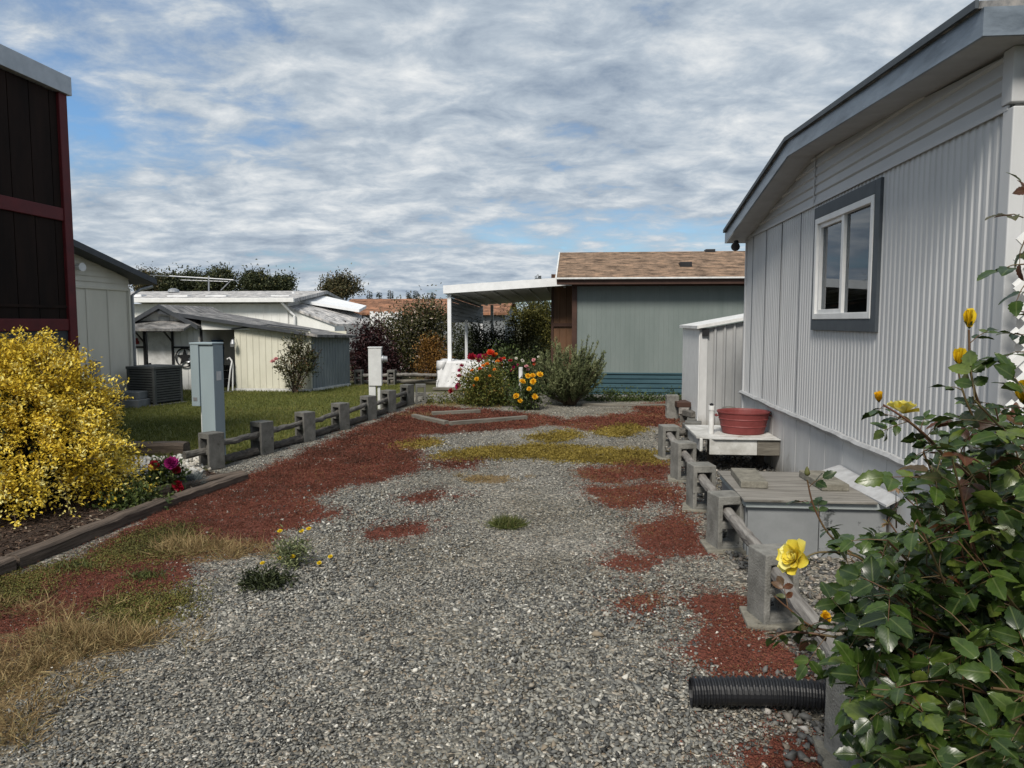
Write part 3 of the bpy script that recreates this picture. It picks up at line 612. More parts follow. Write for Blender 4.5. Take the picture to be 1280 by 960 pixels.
# porch steps in shade, meter box and hose beside it
mb = thing('meter_box', 'small grey meter box on a pipe in front of the beige home', 'meter', at(119,500,11.9)[:2]+(0,))
c = at(119,462,11.9); MB().obox(c, .14,.1,.32).build('box', m_metal, mb, bevel=.01)
MB().tube([(c[0]+.03,c[1],c[2]-.14),(c[0]+.04,c[1],0)], .025, 8).build('conduit', m_black, mb)
cx = at(143,490,12.9)
hb = MB().box(cx[0]-.5,cx[0]+.45,cx[1],cx[1]+.5,0,.16).box(cx[0]-.5,cx[0]+.4,cx[1]+.12,cx[1]+.5,.165,.3).build('doorstep', m_panelgrey, None, bevel=.01, org=(cx[0],cx[1],0)); tag(hb, 'low grey step in shade between yellow bush and air conditioner', 'step')
# air conditioner
ax, ay = gr(182,508)
a = thing('air_conditioner', 'grey louvred air conditioner unit standing on the lawn by the beige home', 'air conditioner', (ax,ay+.35,.012), R(-16))
s = .34; zt = .74
b = MB()
for k in range(13):
    z = .07+k*.048
    b.box(-s,s,-s,-s+.02,z,z+.03).box(-s,s,s-.02,s,z,z+.03).box(-s,-s+.02,-s+.02,s-.02,z,z+.03).box(s-.02,s,-s+.02,s-.02,z,z+.03)
def local(mbo, name, mat, par, bevel=0): 
    o_ = mbo.build(name, mat, par, bevel, org=(0,0,0)); return o_
local(b, 'louver', m_ac, a)
b = MB().box(-s+.03,s-.03,-s+.03,s-.03,.03,zt-.05); local(b, 'coil', m_dark, a)
for x in (-1,1):
    for y in (-1,1): local(MB().box(x*s-.045*(x>0)-.0-.0*(x<0)-.005, x*s+.045*(x<0)+.005, y*s-.045*(y>0)-.005, y*s+.045*(y<0)+.005, .02, zt-.045), 'corner_post', m_ac, a, .006)
local(MB().box(-s-.015,s+.015,-s-.015,s+.015,zt-.05,zt).box(-.25,.25,-.25,.25,zt,zt+.012), 'top_cover', m_ac, a, .01)
local(MB().box(-s-.06,s+.06,-s-.06,s+.06,0,.025), 'base_pad', m_concrete, a)
local(MB().box(-s-.02,-s-.075,-.2,.12,.3,.68), 'control_box', m_acl, a, .01)

# ------------------------------------------------------------------ gabled shed with the star
SY = 16.35
A = at(205,381,SY); Lx = at(160,405,SY)[0]-.35; Rx = at(253,408,SY)[0]; ez = at(253,407,SY)[2]; az = A[2]; cxs = (Lx+Rx)/2
h = thing('shed', 'small white gabled shed with grey awning over its door and black trim', 'shed', (cxs,SY,0))
Dx0, Dx1 = at(183,450,SY)[0], at(216,450,SY)[0]; Dz = at(200,414,SY)[2]
b = MB(); SB = 18.6
def gz(x): return az-.03-abs(x-A[0])*(az-ez)/(Rx-A[0])
xx = Lx+.12
while xx < Rx-.03:
    e = min(xx+.15, Rx-.02)
    if not (e > Dx0 and xx < Dx1): b.poly([(xx,SY,0),(e-.012,SY,0),(e-.012,SY,gz(e)),(xx,SY,gz(xx))]); b.poly([(e-.012,SY,0),(e-.012,SY+.01,0),(e-.012,SY+.01,gz(e)),(e-.012,SY,gz(e))])
    else: b.poly([(xx,SY,Dz),(e-.012,SY,Dz),(e-.012,SY,gz(e)),(xx,SY,gz(xx))])
    xx = e
b.poly([(Lx+.1,SY+.011,0),(Dx0,SY+.011,0),(Dx0,SY+.011,gz(Dx0)),(Lx+.1,SY+.011,gz(Lx))]); b.poly([(Dx1,SY+.011,0),(Rx-.02,SY+.011,0),(Rx-.02,SY+.011,gz(Rx)),(Dx1,SY+.011,gz(Dx1))]); b.poly([(Dx0,SY+.011,Dz),(Dx1,SY+.011,Dz),(Dx1,SY+.011,gz(Dx1)),(A[0],SY+.011,gz(A[0])),(Dx0,SY+.011,gz(Dx0))])
b.box(Rx-.03,Rx-.01,SY+.02,SB,0,ez-.02).box(Lx+.1,Lx+.12,SY+.02,SB,0,ez-.02).box(Lx+.12,Rx-.03,SB-.02,SB,0,ez)
b.build('wall', m_shedwhite, h)
b = MB(); ov = SY-.22
for sg, xe in ((-1,Lx),(1,Rx)):
    ze = az-abs(xe-A[0])*(az-ez)/(Rx-A[0]); b.prism([(A[0],az),(xe,ze),(xe,ze-.06),(A[0],az-.06)], 1, ov+.02, SB)
b.build('roof', m_greyshingle, h)
b = MB()
for xe in (Lx,Rx):
    ze = az-abs(xe-A[0])*(az-ez)/(Rx-A[0]); b.prism([(A[0],az+.01),(xe,ze+.01),(xe,ze-.09),(A[0],az-.09)], 1, ov-.01, ov+.018)
b.build('fascia', m_darkroof, h)
d = MB().box(Dx0+.05,Dx1-.0,SY-.012,SY+.03,.03,Dz-.01).build('door', m_whitew, h, bevel=.004)
MB().obox((Dx0+.1,SY-.03,.62),.04,.05,.06).obox((Dx0+.1,SY-.03,.55),.05,.04,.03).build('handle', m_black, d)
b = MB()
for x in (Dx0-.0, Dx1+.04): b.box(x-.05,x,SY-.025,SY-.002,0,Dz+.02)
b.box(Rx-.05,Rx+.0,SY-.03,SY-.002,0,ez-.03)
zt = at(232,434,SY)[2]; b.box(Dx1+.042,Rx-.051,SY-.02,SY-.002,zt-.02,zt+.02).box(Lx+.1,Dx0-.051,SY-.02,SY-.002,zt-.02,zt+.02)
b.build('black_trim', m_black, h)
cz0, cz1 = at(190,411,SY-.55)[2], at(190,402,SY)[2]+.02; c0, c1 = at(162,411,SY-.55)[0]-.35, at(224,411,SY-.55)[0]
b = MB().prism([(SY-.55,cz0),(SY-.003,cz1),(SY-.003,cz1-.05),(SY-.55,cz0-.05)], 0, c0, c1+.1); b.build('awning', m_greyshingle, h)
for x in (Dx0-.03,Dx1+.02): MB().tube([(x,SY-.03,cz0-.3),(x,SY-.42,cz0-.02)], .02, 6).build('awning_bracket', m_black, h)
v0, v1 = at(199,401,SY), at(212,396,SY); MB().box(v0[0],v1[0],SY-.03,SY-.003,v0[2],v1[2]).build('gable_vent', m_metal, h)
# star ornament
c = at(231,447,SY-.04); rr = .215
st = thing('star_ornament', 'round black metal star ornament hanging on the white shed wall', 'ornament', (c[0],c[1],c[2]-rr))
b = MB(); pr = [(c[0]+rr*math.cos(t*math.pi/18),c[1],c[2]+rr*math.sin(t*math.pi/18)) for t in range(37)]; b.tube(pr, .016, 6, False); b.build('ring', m_black, st)
out = []
for k in range(10):
    q = (.2 if k % 2 == 0 else .08); out.append((c[0]+q*math.cos(math.pi/2+k*math.pi/5), c[2]+q*math.sin(math.pi/2+k*math.pi/5)))
MB().prism(out, 1, c[1]-.012, c[1]+.012).build('star', m_black, st)
MB().lathe([(.0,-.02),(.075,-.02),(.085,0),(.075,.02),(0,.02)], (c[0]+.13,c[1]-.03,c[2]-.1), 16).build('dial', m_metal, st)
c = at(169,428,SY-.03); o = MB().box(c[0]-.09,c[0]+.08,c[1]-.04,c[1]+.025,c[2]-.04,c[2]+.03).box(c[0]+.04,c[0]+.075,c[1]-.04,c[1]+.0,c[2]+.031,c[2]+.1).build('wall_ornament', m_red, None, org=c); tag(o,'small red ornament on the white shed wall left of the door','ornament')
# lean-to between shed and metal shed
LX1 = at(439,411,17.9)[0]+.1
lz = lambda x: at(226,394,SY)[2]+.02-(x-at(226,394,SY)[0])*.148
x0 = Rx-1.15
h = thing('lean_to', 'open lean-to with long low grey roof between the white shed and metal shed', 'lean-to', (-8.2,17.2,0))
b = MB().add([(x0,SY-.15,lz(x0)+.03),(LX1-.35,SY-.15,lz(LX1-.35)+.03),(LX1,18.0,lz(LX1)+.03),(x0+.5,18.55,lz(x0+.5)+.05)]+[(x0,SY-.15,lz(x0)-.03),(LX1-.35,SY-.15,lz(LX1-.35)-.03),(LX1,18.0,lz(LX1)-.03),(x0+.5,18.55,lz(x0+.5)-.01)],[(0,1,2,3),(7,6,5,4),(0,4,5,1),(1,5,6,2),(2,6,7,3),(3,7,4,0)]); b.build('roof', m_greyshingle, h)
mx0, mx1 = at(294,450,SY)[0], at(388,450,SY)[0]
b = MB(); b.prism([(x0+.2,lz(x0+.2)+.035),(mx1-.05,lz(mx1-.05)+.035),(mx1-.05,lz(mx1-.05)-.03),(x0+.2,lz(x0+.2)-.05)], 1, SY-.19, SY-.155); b.build('fascia', m_darkroof, h)
mz = at(295,412,SY)[2]
b = MB().prism([(Rx+.0,mz+.0),(mx0+.1,mz+.0),(mx0+1.0,lz(mx0+1.0)-.06),(Rx,lz(Rx)-.05)], 1, SY-.05, SY-.02); b.build('gable_board', m_shedwhite, h)
MB().box(Rx,mx0,18.3,18.35,0,1.6).build('back_wall', m_brownwall, h); MB().box(Rx,mx0+.02,SY-.06,18.3,.013,.02).build('floor_slab', m_concdark, h)
# things kept in it
bx = at(272,455,17.0); q = thing('barrel', 'blue plastic barrel on a dark crate inside the lean-to', 'barrel', (bx[0]-.12,17.0,at(272,457,17.0)[2]))
bz = at(272,457,17.0)[2]; bt = at(272,425,17.0)[2]; hh = bt-bz
MB().lathe([(0,0),(.24,0),(.26,.05),(.26,hh*.33),(.272,hh*.36),(.26,hh*.4),(.26,hh*.66),(.272,hh*.69),(.26,hh*.72),(.25,hh-.03),(.26,hh),(0,hh-.01)], (bx[0]-.12,17.0,bz), 24).build('drum', m_barrel, q, smooth=True)
o = MB(); 
for z in (.05,.25,.45): o.box(bx[0]-.45,bx[0]+.2,16.7,17.3,z,min(z+.16,bz-.003))
for x in (bx[0]-.45,bx[0]+.14): 
    for y in (16.69,17.25): o.box(x,x+.06,y-.0,y+.06,.02,bz-.003)
o = o.build('crate', m_black, None, org=(bx[0],17,0)); tag(o,'dark slatted crate carrying the blue barrel in the lean-to','crate')
ht = thing('hand_truck', 'white tubular hand truck leaning at the metal shed edge', 'hand truck', at(287,490,16.2)[:2]+(0,))
p = lambda x,y,Y: at(x,y,Y)
MB().tube([p(285,490,16.15),p(288,462,16.2),p(290,452,16.25),p(287,447,16.25),p(284,449,16.25)], .018, 8).tube([p(291,490,16.2),p(291,456,16.28),p(289,449,16.28)], .018, 8).build('frame', m_white, ht)
q = p(288,488,16.2); MB().box(q[0]-.1,q[0]+.1,16.02,16.15,.013,.03).build('toe_plate', m_metal, ht)
c = p(291,428,16.2); o = thing('lantern', 'small dull metal lantern hanging on the metal shed corner', 'lantern', c)
MB().lathe([(0,-.1),(.05,-.1),(.06,-.03),(.03,.06),(.0,.08)], c, 12).build('body', m_metal, o); MB().tube([(c[0],c[1],c[2]+.06),(c[0],c[1]+.1,c[2]+.12)], .008, 6).build('hook', m_black, o)

# metal shed
m1 = gr(437,483); m0 = (mx1, SY)
h = thing('metal_shed', 'cream ribbed metal garden shed with blue grey side wall', 'shed', (mx0,SY,0))
mzc = at(340,407,SY)[2]; mze = at(388,413,SY)[2]; mxa = at(337,405,SY)[0]
tz = lambda x: mz+(mzc-mz)*(x-mx0)/(mxa-mx0) if x < mxa else mzc+(mze-mzc)*(x-mxa)/(mx1-mxa)
MB().ribs(0, mx0, mx1, .08, 0, SY, .15, .014, -1, .88, z1f=lambda x: tz(x)-.01).build('front_wall', m_cream, h)
# side wall runs obliquely back
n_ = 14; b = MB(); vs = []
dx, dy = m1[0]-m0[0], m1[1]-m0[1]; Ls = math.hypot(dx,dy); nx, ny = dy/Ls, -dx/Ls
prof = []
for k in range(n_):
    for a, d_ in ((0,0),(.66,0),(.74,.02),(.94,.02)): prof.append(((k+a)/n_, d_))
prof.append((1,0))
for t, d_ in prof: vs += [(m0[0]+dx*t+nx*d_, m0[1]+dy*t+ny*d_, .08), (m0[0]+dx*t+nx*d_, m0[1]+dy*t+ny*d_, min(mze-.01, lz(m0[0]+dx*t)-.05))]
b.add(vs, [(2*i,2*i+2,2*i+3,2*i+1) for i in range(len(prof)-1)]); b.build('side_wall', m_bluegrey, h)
MB().box(mx0+.02,mx0+.04,SY+.02,18,.0,mz-.05).box(mx0+.04,m1[0]-.05,17.9,17.95,0,mz-.05).build('back_wall', m_cream, h)
b = MB().box(mx0-.02,mx1+.02,SY-.04,SY-.002,.0,.078); b.add([(m0[0]+nx*.04,m0[1]+ny*.04+.02,0),(m1[0]+nx*.04,m1[1]+ny*.04,0),(m1[0]-nx*.02,m1[1]-ny*.02,0),(m0[0]-nx*.02,m0[1]-ny*.02+.05,0)]+[(m0[0]+nx*.04,m0[1]+ny*.04+.02,.08),(m1[0]+nx*.04,m1[1]+ny*.04,.08),(m1[0]-nx*.02,m1[1]-ny*.02,.08),(m0[0]-nx*.02,m0[1]-ny*.02+.05,.08)],[(3,2,1,0),(4,5,6,7),(0,1,5,4),(1,2,6,5),(2,3,7,6),(3,0,4,7)]); b.build('base_rail', m_whitew, h)
b = MB(); b.prism([(mx0-.04,mz),(mxa,mzc),(mx1+.02,mze),(mx1+.02,mze+.03),(mxa,mzc+.035),(mx0-.04,mz+.03)], 1, SY-.06, SY-.015); b.build('roof_edge', m_darkroof, h)
MB().box(mx1-.02,mx1+.025,SY-.03,SY+.03,.08,mze-.01).build('corner_trim', m_cream, h)

# ------------------------------------------------------------------ long white home behind
HY = 26.0
p = lambda x,y: at(x,y,HY)
wx0, wx1 = p(130,380)[0]-2, p(360,380)[0]
h = thing('mobile_home', 'long white mobile home with pale roof and gutter behind the sheds', 'house', (wx1,HY,0))
ez = p(250,379)[2]
MB().ribs(0, wx0, wx1, .0, ez-.02, HY, .3, .015, -1, .9).build('wall', m_shedwhite, h)
tz_ = p(250,365)[2]
rzz = lambda Y: at(250,364,Y)[2]
b = MB().prism([(HY-.3,ez+.14),(HY+3.2,rzz(HY+3.2)),(HY+6.6,ez+.1),(HY+6.6,ez),(HY+3.2,rzz(HY+3.2)-.12),(HY-.3,ez+.02)], 0, wx0, wx1+.35); b.build('roof', m_paleshingle, h)
MB().box(wx0, wx1+.37, HY-.42, HY-.302, ez+.02, ez+.17).build('gutter', m_white, h, bevel=.01)
MB().tube([(wx1-.1,HY-.35,ez+.02),(wx1+.1,HY-.1,ez-.3),(wx1+.25,HY-.06,ez-.45),(wx1+.25,HY-.06,.1)], .05, 8).build('downspout', m_white, h)
MB().prism([(HY,0),(HY+6.3,0),(HY+6.3,ez),(HY+3.2,rzz(HY+3.2)-.13),(HY,ez)], 0, wx1-.06, wx1).build('end_wall', m_shedwhite, h)
# porch roof at its right end
a0, a1, a2 = p(363,383), p(418,405), p(459,404)
b = MB().prism([(wx1+.02,0),(a1[0],0),(a1[0],a1[2]-.1),(wx1+.02,a0[2]-.05)], 1, HY+.02, HY+.08); b.build('porch_wall', m_shedwhite, h)
b = MB().add([(wx1+.02,HY-.05,a0[2]),(a1[0]+.1,HY-.05,a1[2]),(a2[0],HY+1.6,at(459,404,HY+1.6)[2]),(wx1+.3,HY+3.2,a0[2]+.35)]+[(wx1+.02,HY-.05,a0[2]-.08),(a1[0]+.1,HY-.05,a1[2]-.08),(a2[0],HY+1.6,at(459,404,HY+1.6)[2]-.08),(wx1+.3,HY+3.2,a0[2]+.27)],[(0,1,2,3),(7,6,5,4),(0,4,5,1),(1,5,6,2),(2,6,7,3),(3,7,4,0)]); b.build('porch_roof', m_paleshingle, h)
q = [at(362,373,27.2),at(398,368,29),at(458,382,29),at(449,387,27.2)]
b = MB().add([(v[0],v[1],v[2]) for v in q]+[(v[0],v[1],v[2]-.1) for v in q],[(0,1,2,3),(7,6,5,4),(0,4,5,1),(1,5,6,2),(2,6,7,3),(3,7,4,0)]); b.build('rear_roof', m_carwhite, h)
for (px,py,w_) in ((170,370,.3),(224,371,.4),(272,371,.4),(352,371,.35)): c = at(px,py,HY+.9); MB().box(c[0]-w_,c[0]+w_,c[1]-.15,c[1]+.2,c[2]-.12,c[2]+.05).build('skylight', m_carwhite, h)
c = at(217,366,HY+2.6); MB().lathe([(.12,-.3),(.12,.0),(.22,.02),(.2,.12),(.08,.18),(0,.18)], c, 14).build('roof_vent', m_metal, h)
c = at(367,368,HY+2); MB().tube([(c[0],c[1],c[2]-.25),(c[0],c[1],c[2]+.1)], .06, 8).build('vent_pipe', m_carwhite, h)
# TV antenna
ab = at(261,366,HY+3.2); an = thing('tv_antenna', 'long horizontal television antenna on the white home roof', 'antenna', ab)
def pa(x,y): return at(x,y,HY+3.2)
MB().tube([pa(261,367),pa(261,345)], .03, 6).build('mast', m_metal, an)
MB().tube([pa(212,345),pa(262,348),pa(292,350)], .025, 6).tube([pa(226,350),pa(285,352)], .018, 6).tube([pa(276,363),pa(289,350)], .02, 6).build('boom', m_metal, an)
b = MB()
for k in range(12):
    c = Vector(pa(214+k*6.6, 345.5+k*.4)); L_ = .9-.04*k; b.tube([c-Vector((L_*.4,L_,0)), c+Vector((L_*.4,L_,0))], .012, 4)
b.build('element', m_metal, an)

# ------------------------------------------------------------------ far brown-roofed house, lattice fence
FY = 38
def pf(x,y,Y=FY): return at(x,y,Y)
h = thing('far_house', 'far house with long brown shingle roof beyond the shrubs', 'house', (pf(500,400)[0],FY,0))
x0, x1 = pf(418,390)[0], pf(636,390)[0]; e = pf(500,391)[2]; r_ = at(500,373.5,FY+3)[2]
MB().prism([(FY-.3,e),(FY+3,r_),(FY+6,e),(FY+6,e-.12),(FY+3,r_-.12),(FY-.3,e-.12)], 0, x0, x1).build('roof', m_farshingle, h)
MB().box(x0+.2,x1-.2,FY,FY+5.8,0,e-.1).prism([(FY+.0,e-.1),(FY+5.7,e-.1),(FY+3,r_-.15)],0,x1-.25,x1-.2).build('wall', m_panelgrey, h)
h = thing('lattice_fence', 'white lattice fence behind the flowering shrub', 'fence', at(480,440,24.5)[:2]+(0,))
b = MB(); l0, l1 = at(464,400,24.5)[0], at(500,400,24.5)[0]; lz1 = at(480,391,24.5)[2]
k = l0-1.5
while k < l1:
    for sg in (1,-1):
        x_a, x_b = k, k+1.5
        za, zb_ = (lz1-1.5, lz1) if sg > 0 else (lz1, lz1-1.5)
        ta = max(0,(l0-x_a)/1.5); tb = min(1,(l1-x_a)/1.5)
        if tb > ta:
            A_ = Vector((x_a+1.5*ta,24.5+.02*sg,za+(zb_-za)*ta)); B_ = Vector((x_a+1.5*tb,24.5+.02*sg,za+(zb_-za)*tb)); q = Vector((0,0,.045))
            b.add([A_-q,B_-q,B_+q,A_+q]+[v+Vector((0,.015,0)) for v in (A_-q,B_-q,B_+q,A_+q)], [(3,2,1,0),(4,5,6,7),(0,1,5,4),(1,2,6,5),(2,3,7,6),(3,0,4,7)])
    k += .17
b.build('lattice', m_white, h)
for x in (l0,(l0+l1)/2,l1): MB().box(x-.05,x+.05,24.53,24.63,0,lz1+.05).build('post', m_white, h)

# ------------------------------------------------------------------ green house
GY = 15.75
gx0 = at(716,420,GY)[0]; gx1 = 6.5; ge = at(800,351,GY)[2]
h = thing('green_house', 'green ribbed house with brown shingle roof and teal skirting across the drive end', 'house', (gx0,GY,0))
sk = at(800,467,GY)[2]
MB().ribs(0, gx0, gx1, sk, ge, GY, .1, .004, -1, .9).box(gx0-.02,gx0+.02,GY+.02,GY+4.2,.0,ge).box(gx0,gx1,GY+4.2,GY+4.25,0,ge).build('wall', m_green, h)
b = MB(); zz = 0.03
for k in range(5):
    t = zz+(sk-.035)/5; b.poly([(gx0,GY-.03,zz),(gx1,GY-.03,zz),(gx1,GY-.03,t-.035),(gx0,GY-.03,t-.035)]); b.poly([(gx0,GY-.03,t-.035),(gx1,GY-.03,t-.035),(gx1,GY-.008,t-.025),(gx0,GY-.008,t-.025)]); b.poly([(gx0,GY-.008,t-.025),(gx1,GY-.008,t-.025),(gx1,GY-.03,t),(gx0,GY-.03,t)]); zz = t
b.box(gx0,gx1,GY-.045,GY-.001,sk-.01,sk+.02); b.build('skirting', m_teal, h)
MB().box(gx0-.02,gx0+.085,GY-.03,GY+.06,0,ge).build('corner_trim', m_btrim, h, bevel=.005)
rx0 = at(696,350,GY-.35)[0]; re = at(800,347,GY-.38)[2]; rr_ = at(709,315.5,GY+2.1)[2]; rY = GY+2.1
b = MB().prism([(GY-.38,re),(rY,rr_),(GY+4.6,re),(GY+4.6,re-.06),(rY,rr_-.06),(GY-.38,re-.06)], 0, rx0, gx1); b.build('roof', m_brownshingle, h)
MB().prism([(GY-.40,re+.01),(rY,rr_+.012),(rY,rr_-.09),(GY-.40,re-.09)], 0, rx0-.03, rx0-.002).build('rake_trim', m_whitew, h)
MB().box(rx0,gx1,GY-.45,GY-.385,re-.03,re+.005).build('gutter', m_whitew, h, bevel=.008)
MB().box(rx0,gx1,GY-.384,GY-.35,re-.13,re-.031).build('fascia', m_btrim, h)
MB().box(rx0,gx1,GY-.35,GY+.0,re-.12,re-.105).build('soffit', m_btrim, h)
MB().box(gx0,gx1,GY-.02,GY-.009,ge-.11,ge-.0).build('frieze_board', m_btrim, h)
def vent(px,py):
    d = ray(px,py); best = None
    for k in range(200):
        Y = GY+k*.012; q = at(px,py,Y); zr_ = re+(Y-GY+.38)*(rr_-re)/2.48
        if q[2] <= zr_: best = q; break
    return best or at(px,py,rY)
c = vent(857,332); MB().box(c[0]-.13,c[0]+.12,c[1]-.12,c[1]+.16,c[2]-.05,c[2]+.075).build('roof_vent', m_black, h, bevel=.01)
c = at(887,317,rY); MB().box(c[0]-.11,c[0]+.11,c[1]-.12,c[1]+.12,rr_-.06,rr_+.04).build('roof_vent', m_black, h, bevel=.01)
b = MB(); q0, q1 = at(692,400,18.3)[0], gx0-.02
b.ribs(0, q0, q1, .0, 2.75, 18.3, .16, .01, -1, .9); b.build('porch_wall', m_bpanel, h)
z_ = at(700,406,18.3)[2]; MB().box(q0,q1,18.25,18.289,z_-.04,z_+.04).box(q0-.06,q0,18.27,18.33,0,2.75).build('porch_trim', m_btrim, h)
MB().box(q0,q1,18.33,19.9,2.6,2.7).box(q0-.02,q0,18.33,19.9,0,2.6).build('porch_ceiling', m_bpanel, h)

# ------------------------------------------------------------------ carport
CY = 17.5
h = thing('carport', 'white metal carport with slim posts attached to the green house', 'carport', (at(560,440,CY)[0],CY,0))
L0, R0 = at(556,366,CY), at(712,355.5,CY)
zc0, zc1 = L0[2], R0[2]; BYc = 24.0; drop = -.16
cz = lambda x: zc0+(zc1-zc0)*(x-L0[0])/(R0[0]-L0[0])
x0, x1 = L0[0], gx0+.0-.03
V8 = [(x0,CY,cz(x0)+.02),(x1,CY,cz(x1)+.02),(x1,BYc,cz(x1)+.02+drop),(x0,BYc,cz(x0)+.02+drop)]
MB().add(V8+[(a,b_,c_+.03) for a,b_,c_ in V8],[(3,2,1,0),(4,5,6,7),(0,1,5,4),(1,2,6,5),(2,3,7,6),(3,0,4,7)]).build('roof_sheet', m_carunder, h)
b = MB().prism([(x0-.03,cz(x0)-.02),(x1,cz(x1)-.02),(x1,cz(x1)+.17),(x0-.03,cz(x0)+.17)], 1, CY-.05, CY-.003); b.build('front_fascia', m_carwhite, h)
MB().add([(x0-.03,CY,cz(x0)-.02),(x0-.003,CY,cz(x0)-.02),(x0-.003,BYc,cz(x0)-.02+drop),(x0-.03,BYc,cz(x0)-.02+drop)]+[(x0-.03,CY,cz(x0)+.16),(x0-.003,CY,cz(x0)+.16),(x0-.003,BYc,cz(x0)+.16+drop),(x0-.03,BYc,cz(x0)+.16+drop)],[(3,2,1,0),(4,5,6,7),(0,1,5,4),(1,2,6,5),(2,3,7,6),(3,0,4,7)]).build('side_fascia', m_carwhite, h)
b = MB()
for k in range(7):
    xx = x0+.2+(x1-x0-.4)*k/6; b.add([(xx-.02,CY+.02,cz(xx)-.02),(xx+.02,CY+.02,cz(xx)-.02),(xx+.02,BYc,cz(xx)-.02+drop),(xx-.02,BYc,cz(xx)-.02+drop)]+[(xx-.02,CY+.02,cz(xx)+.018),(xx+.02,CY+.02,cz(xx)+.018),(xx+.02,BYc,cz(xx)+.018+drop),(xx-.02,BYc,cz(xx)+.018+drop)],[(3,2,1,0),(4,5,6,7),(0,1,5,4),(1,2,6,5),(2,3,7,6),(3,0,4,7)])
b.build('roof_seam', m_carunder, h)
for (px, Y, top) in ((562,CY+.1,0),(602,23.75,0),(615,23.8,0)):
    c = at(px,400,Y); MB().box(c[0]-.045,c[0]+.045,Y-.045,Y+.045,0,cz(c[0])-.02+drop*(Y-CY)/(BYc-CY)).build('post', m_carwhite, h, bevel=.006)
c = at(583,405,19.5); MB().box(c[0]-.035,c[0]+.035,19.46,19.54,0,at(583,400,19.5)[2]).build('post', m_carwhite, h)
b = MB(); xw_ = at(563,380,CY+.2)[0]-.0; zt0 = cz(x0)-.03; zb0 = at(563,398,CY+.15)[2]
k = zb0
while k < zt0-.02:
    t = min(k+.1, zt0); b.add([(xw_+.03,CY+.16,k),(xw_+.03,23.6,k-.15),(xw_+.006,23.6,t-.15),(xw_+.006,CY+.16,t)],[(0,1,2,3)]); k = t
b.box(xw_-.01,xw_+.004,CY+.16,23.6,zb0-.1,zt0-.2); b.build('side_panel', m_panelgrey, h)

# grey-white shed beside the grey home
c0 = at(876,470,11.45); sx0 = at(874,470,11.45)[0]; sz = at(876,411,11.45)[2]
h = thing('garden_shed', 'small pale grey ribbed metal shed against the far corner of grey home', 'shed', (sx0,11.45,0))
MB().ribs(0, sx0+.11, 3.6, .03, 0, 11.45, .145, .03, -1, .72, z1f=lambda x: sz-.01+(x-sx0)*.19).build('front_wall', m_shedgrey, h)
MB().box(sx0-.0,sx0+.11,11.43,11.46,.03,sz-.01).build('corner_trim', m_skirt, h)
MB().box(sx0-.012,sx0-.002,11.45,13.25,.03,sz-.0).box(sx0,3.6,13.2,13.25,.03,sz).build('side_wall', m_white, h)
b = MB().prism([(sx0-.06,sz-.0),(3.6,sz+.19*(3.6-sx0)),(3.6,sz+.19*(3.6-sx0)+.05),(sx0-.06,sz+.045)], 1, 11.36, 13.35); b.build('roof', m_whitew, h)
c = at(882,415.5,11.40); MB().box(c[0]-.05,c[0]+.05,11.39,11.42,c[2]-.055,c[2]+.05).build('plaque', m_black, h)

# ------------------------------------------------------------------ cinder block fences with rails
def block_mesh(name, mat, seed):
    random.seed(seed); w, hgt, d = .195, .395, .195
    xs = [-w/2,-w/2+.035,w/2-.035,w/2]; zs = [0,.045,.165,.215,.335,hgt]
    fill = [[1,1,1],[1,0,1],[1,1,1],[1,0,1],[1,1,1]]
    b = MB().cells(xs, zs, fill, -d/2, d/2); o = b.build(name, mat, None, bevel=.007, org=(0,0,0)); return o
proto = {}
def block(x, y, mat, label, group, rz=0, z=0, tilt=0):
    k = mat.name
    if k not in proto: proto[k] = o = block_mesh('cinder_block', mat, 3)
    else: o = proto[k].copy(); COL.objects.link(o)
    o.location = (x,y,z); o.rotation_euler = (tilt,0,rz); return tag(o, label, 'cinder block', group)
def rail(a, c, r, mat, label, group, cat='rail', n=15, bend=.007, name='fence_rail'):
    a, c = Vector(a), Vector(c); pts = []; rs = []
    for k in range(n):
        p = a.lerp(c, k/(n-1)); 
        if 0 < k < n-1: p += Vector((random.uniform(-bend,bend),random.uniform(-bend*.3,bend*.3),random.uniform(-bend,bend)))
        pts.append(p); rs.append(r*random.uniform(.9,1.08))
    o = MB().tube(pts, rs, 11).build(name, mat, None, smooth=False, org=(a+c)/2-Vector((0,0,r)), jit=.0035); return tag(o, label, cat, group)
random.seed(5)
GRB = 'upright cinder blocks of the drive fences'; GRR = 'round rails threaded through the fence blocks'
RB = [(1.03,2.67),(1.035,3.98),(1.03,5.27),(1.035,6.37),(1.045,7.54),(1.04,8.75)]
lab = ['by the black drain pipe under the rose bush','second from the black drain pipe, beside the yellow rose','in front of the grey box with wooden lid','at the far corner of the grey lidded box','across from the white step with red tub','last before the fence turns to the shed']
for k, (x,y) in enumerate(RB):
    block(x, y, m_concrete, 'right fence cinder block '+lab[k], GRB, rz=R(14+random.uniform(-5,5)))
    pd = MB().obox((x,y,.012), .30, .27, .03, R(random.uniform(-10,10))).build('footing_pad', m_paver, None, bevel=.008, org=(x,y,0)); tag(pd, 'thin concrete pad under fence block '+lab[k].replace('second from the','second from'), 'concrete pad', 'pads under the fence blocks')
ends = ['from the frame edge to the drain pipe block','between the drain pipe block and the yellow rose block','between the yellow rose block and the lidded box','along the side of the grey lidded box','past the far corner of the lidded box','beside the white step and red tub']
rbx = [(1.08,1.05)]+RB
for k in range(6):
    (xa,ya),(xb,yb_) = rbx[k], rbx[k+1]; za = .275+random.uniform(-.012,.012)
    rail((xa,ya-.05 if k else ya,za+.01-.03*(k%2)), (xb,yb_+.05,za+.02*(k%2)), .038, m_log, 'grey weathered rail '+ends[k], GRR)
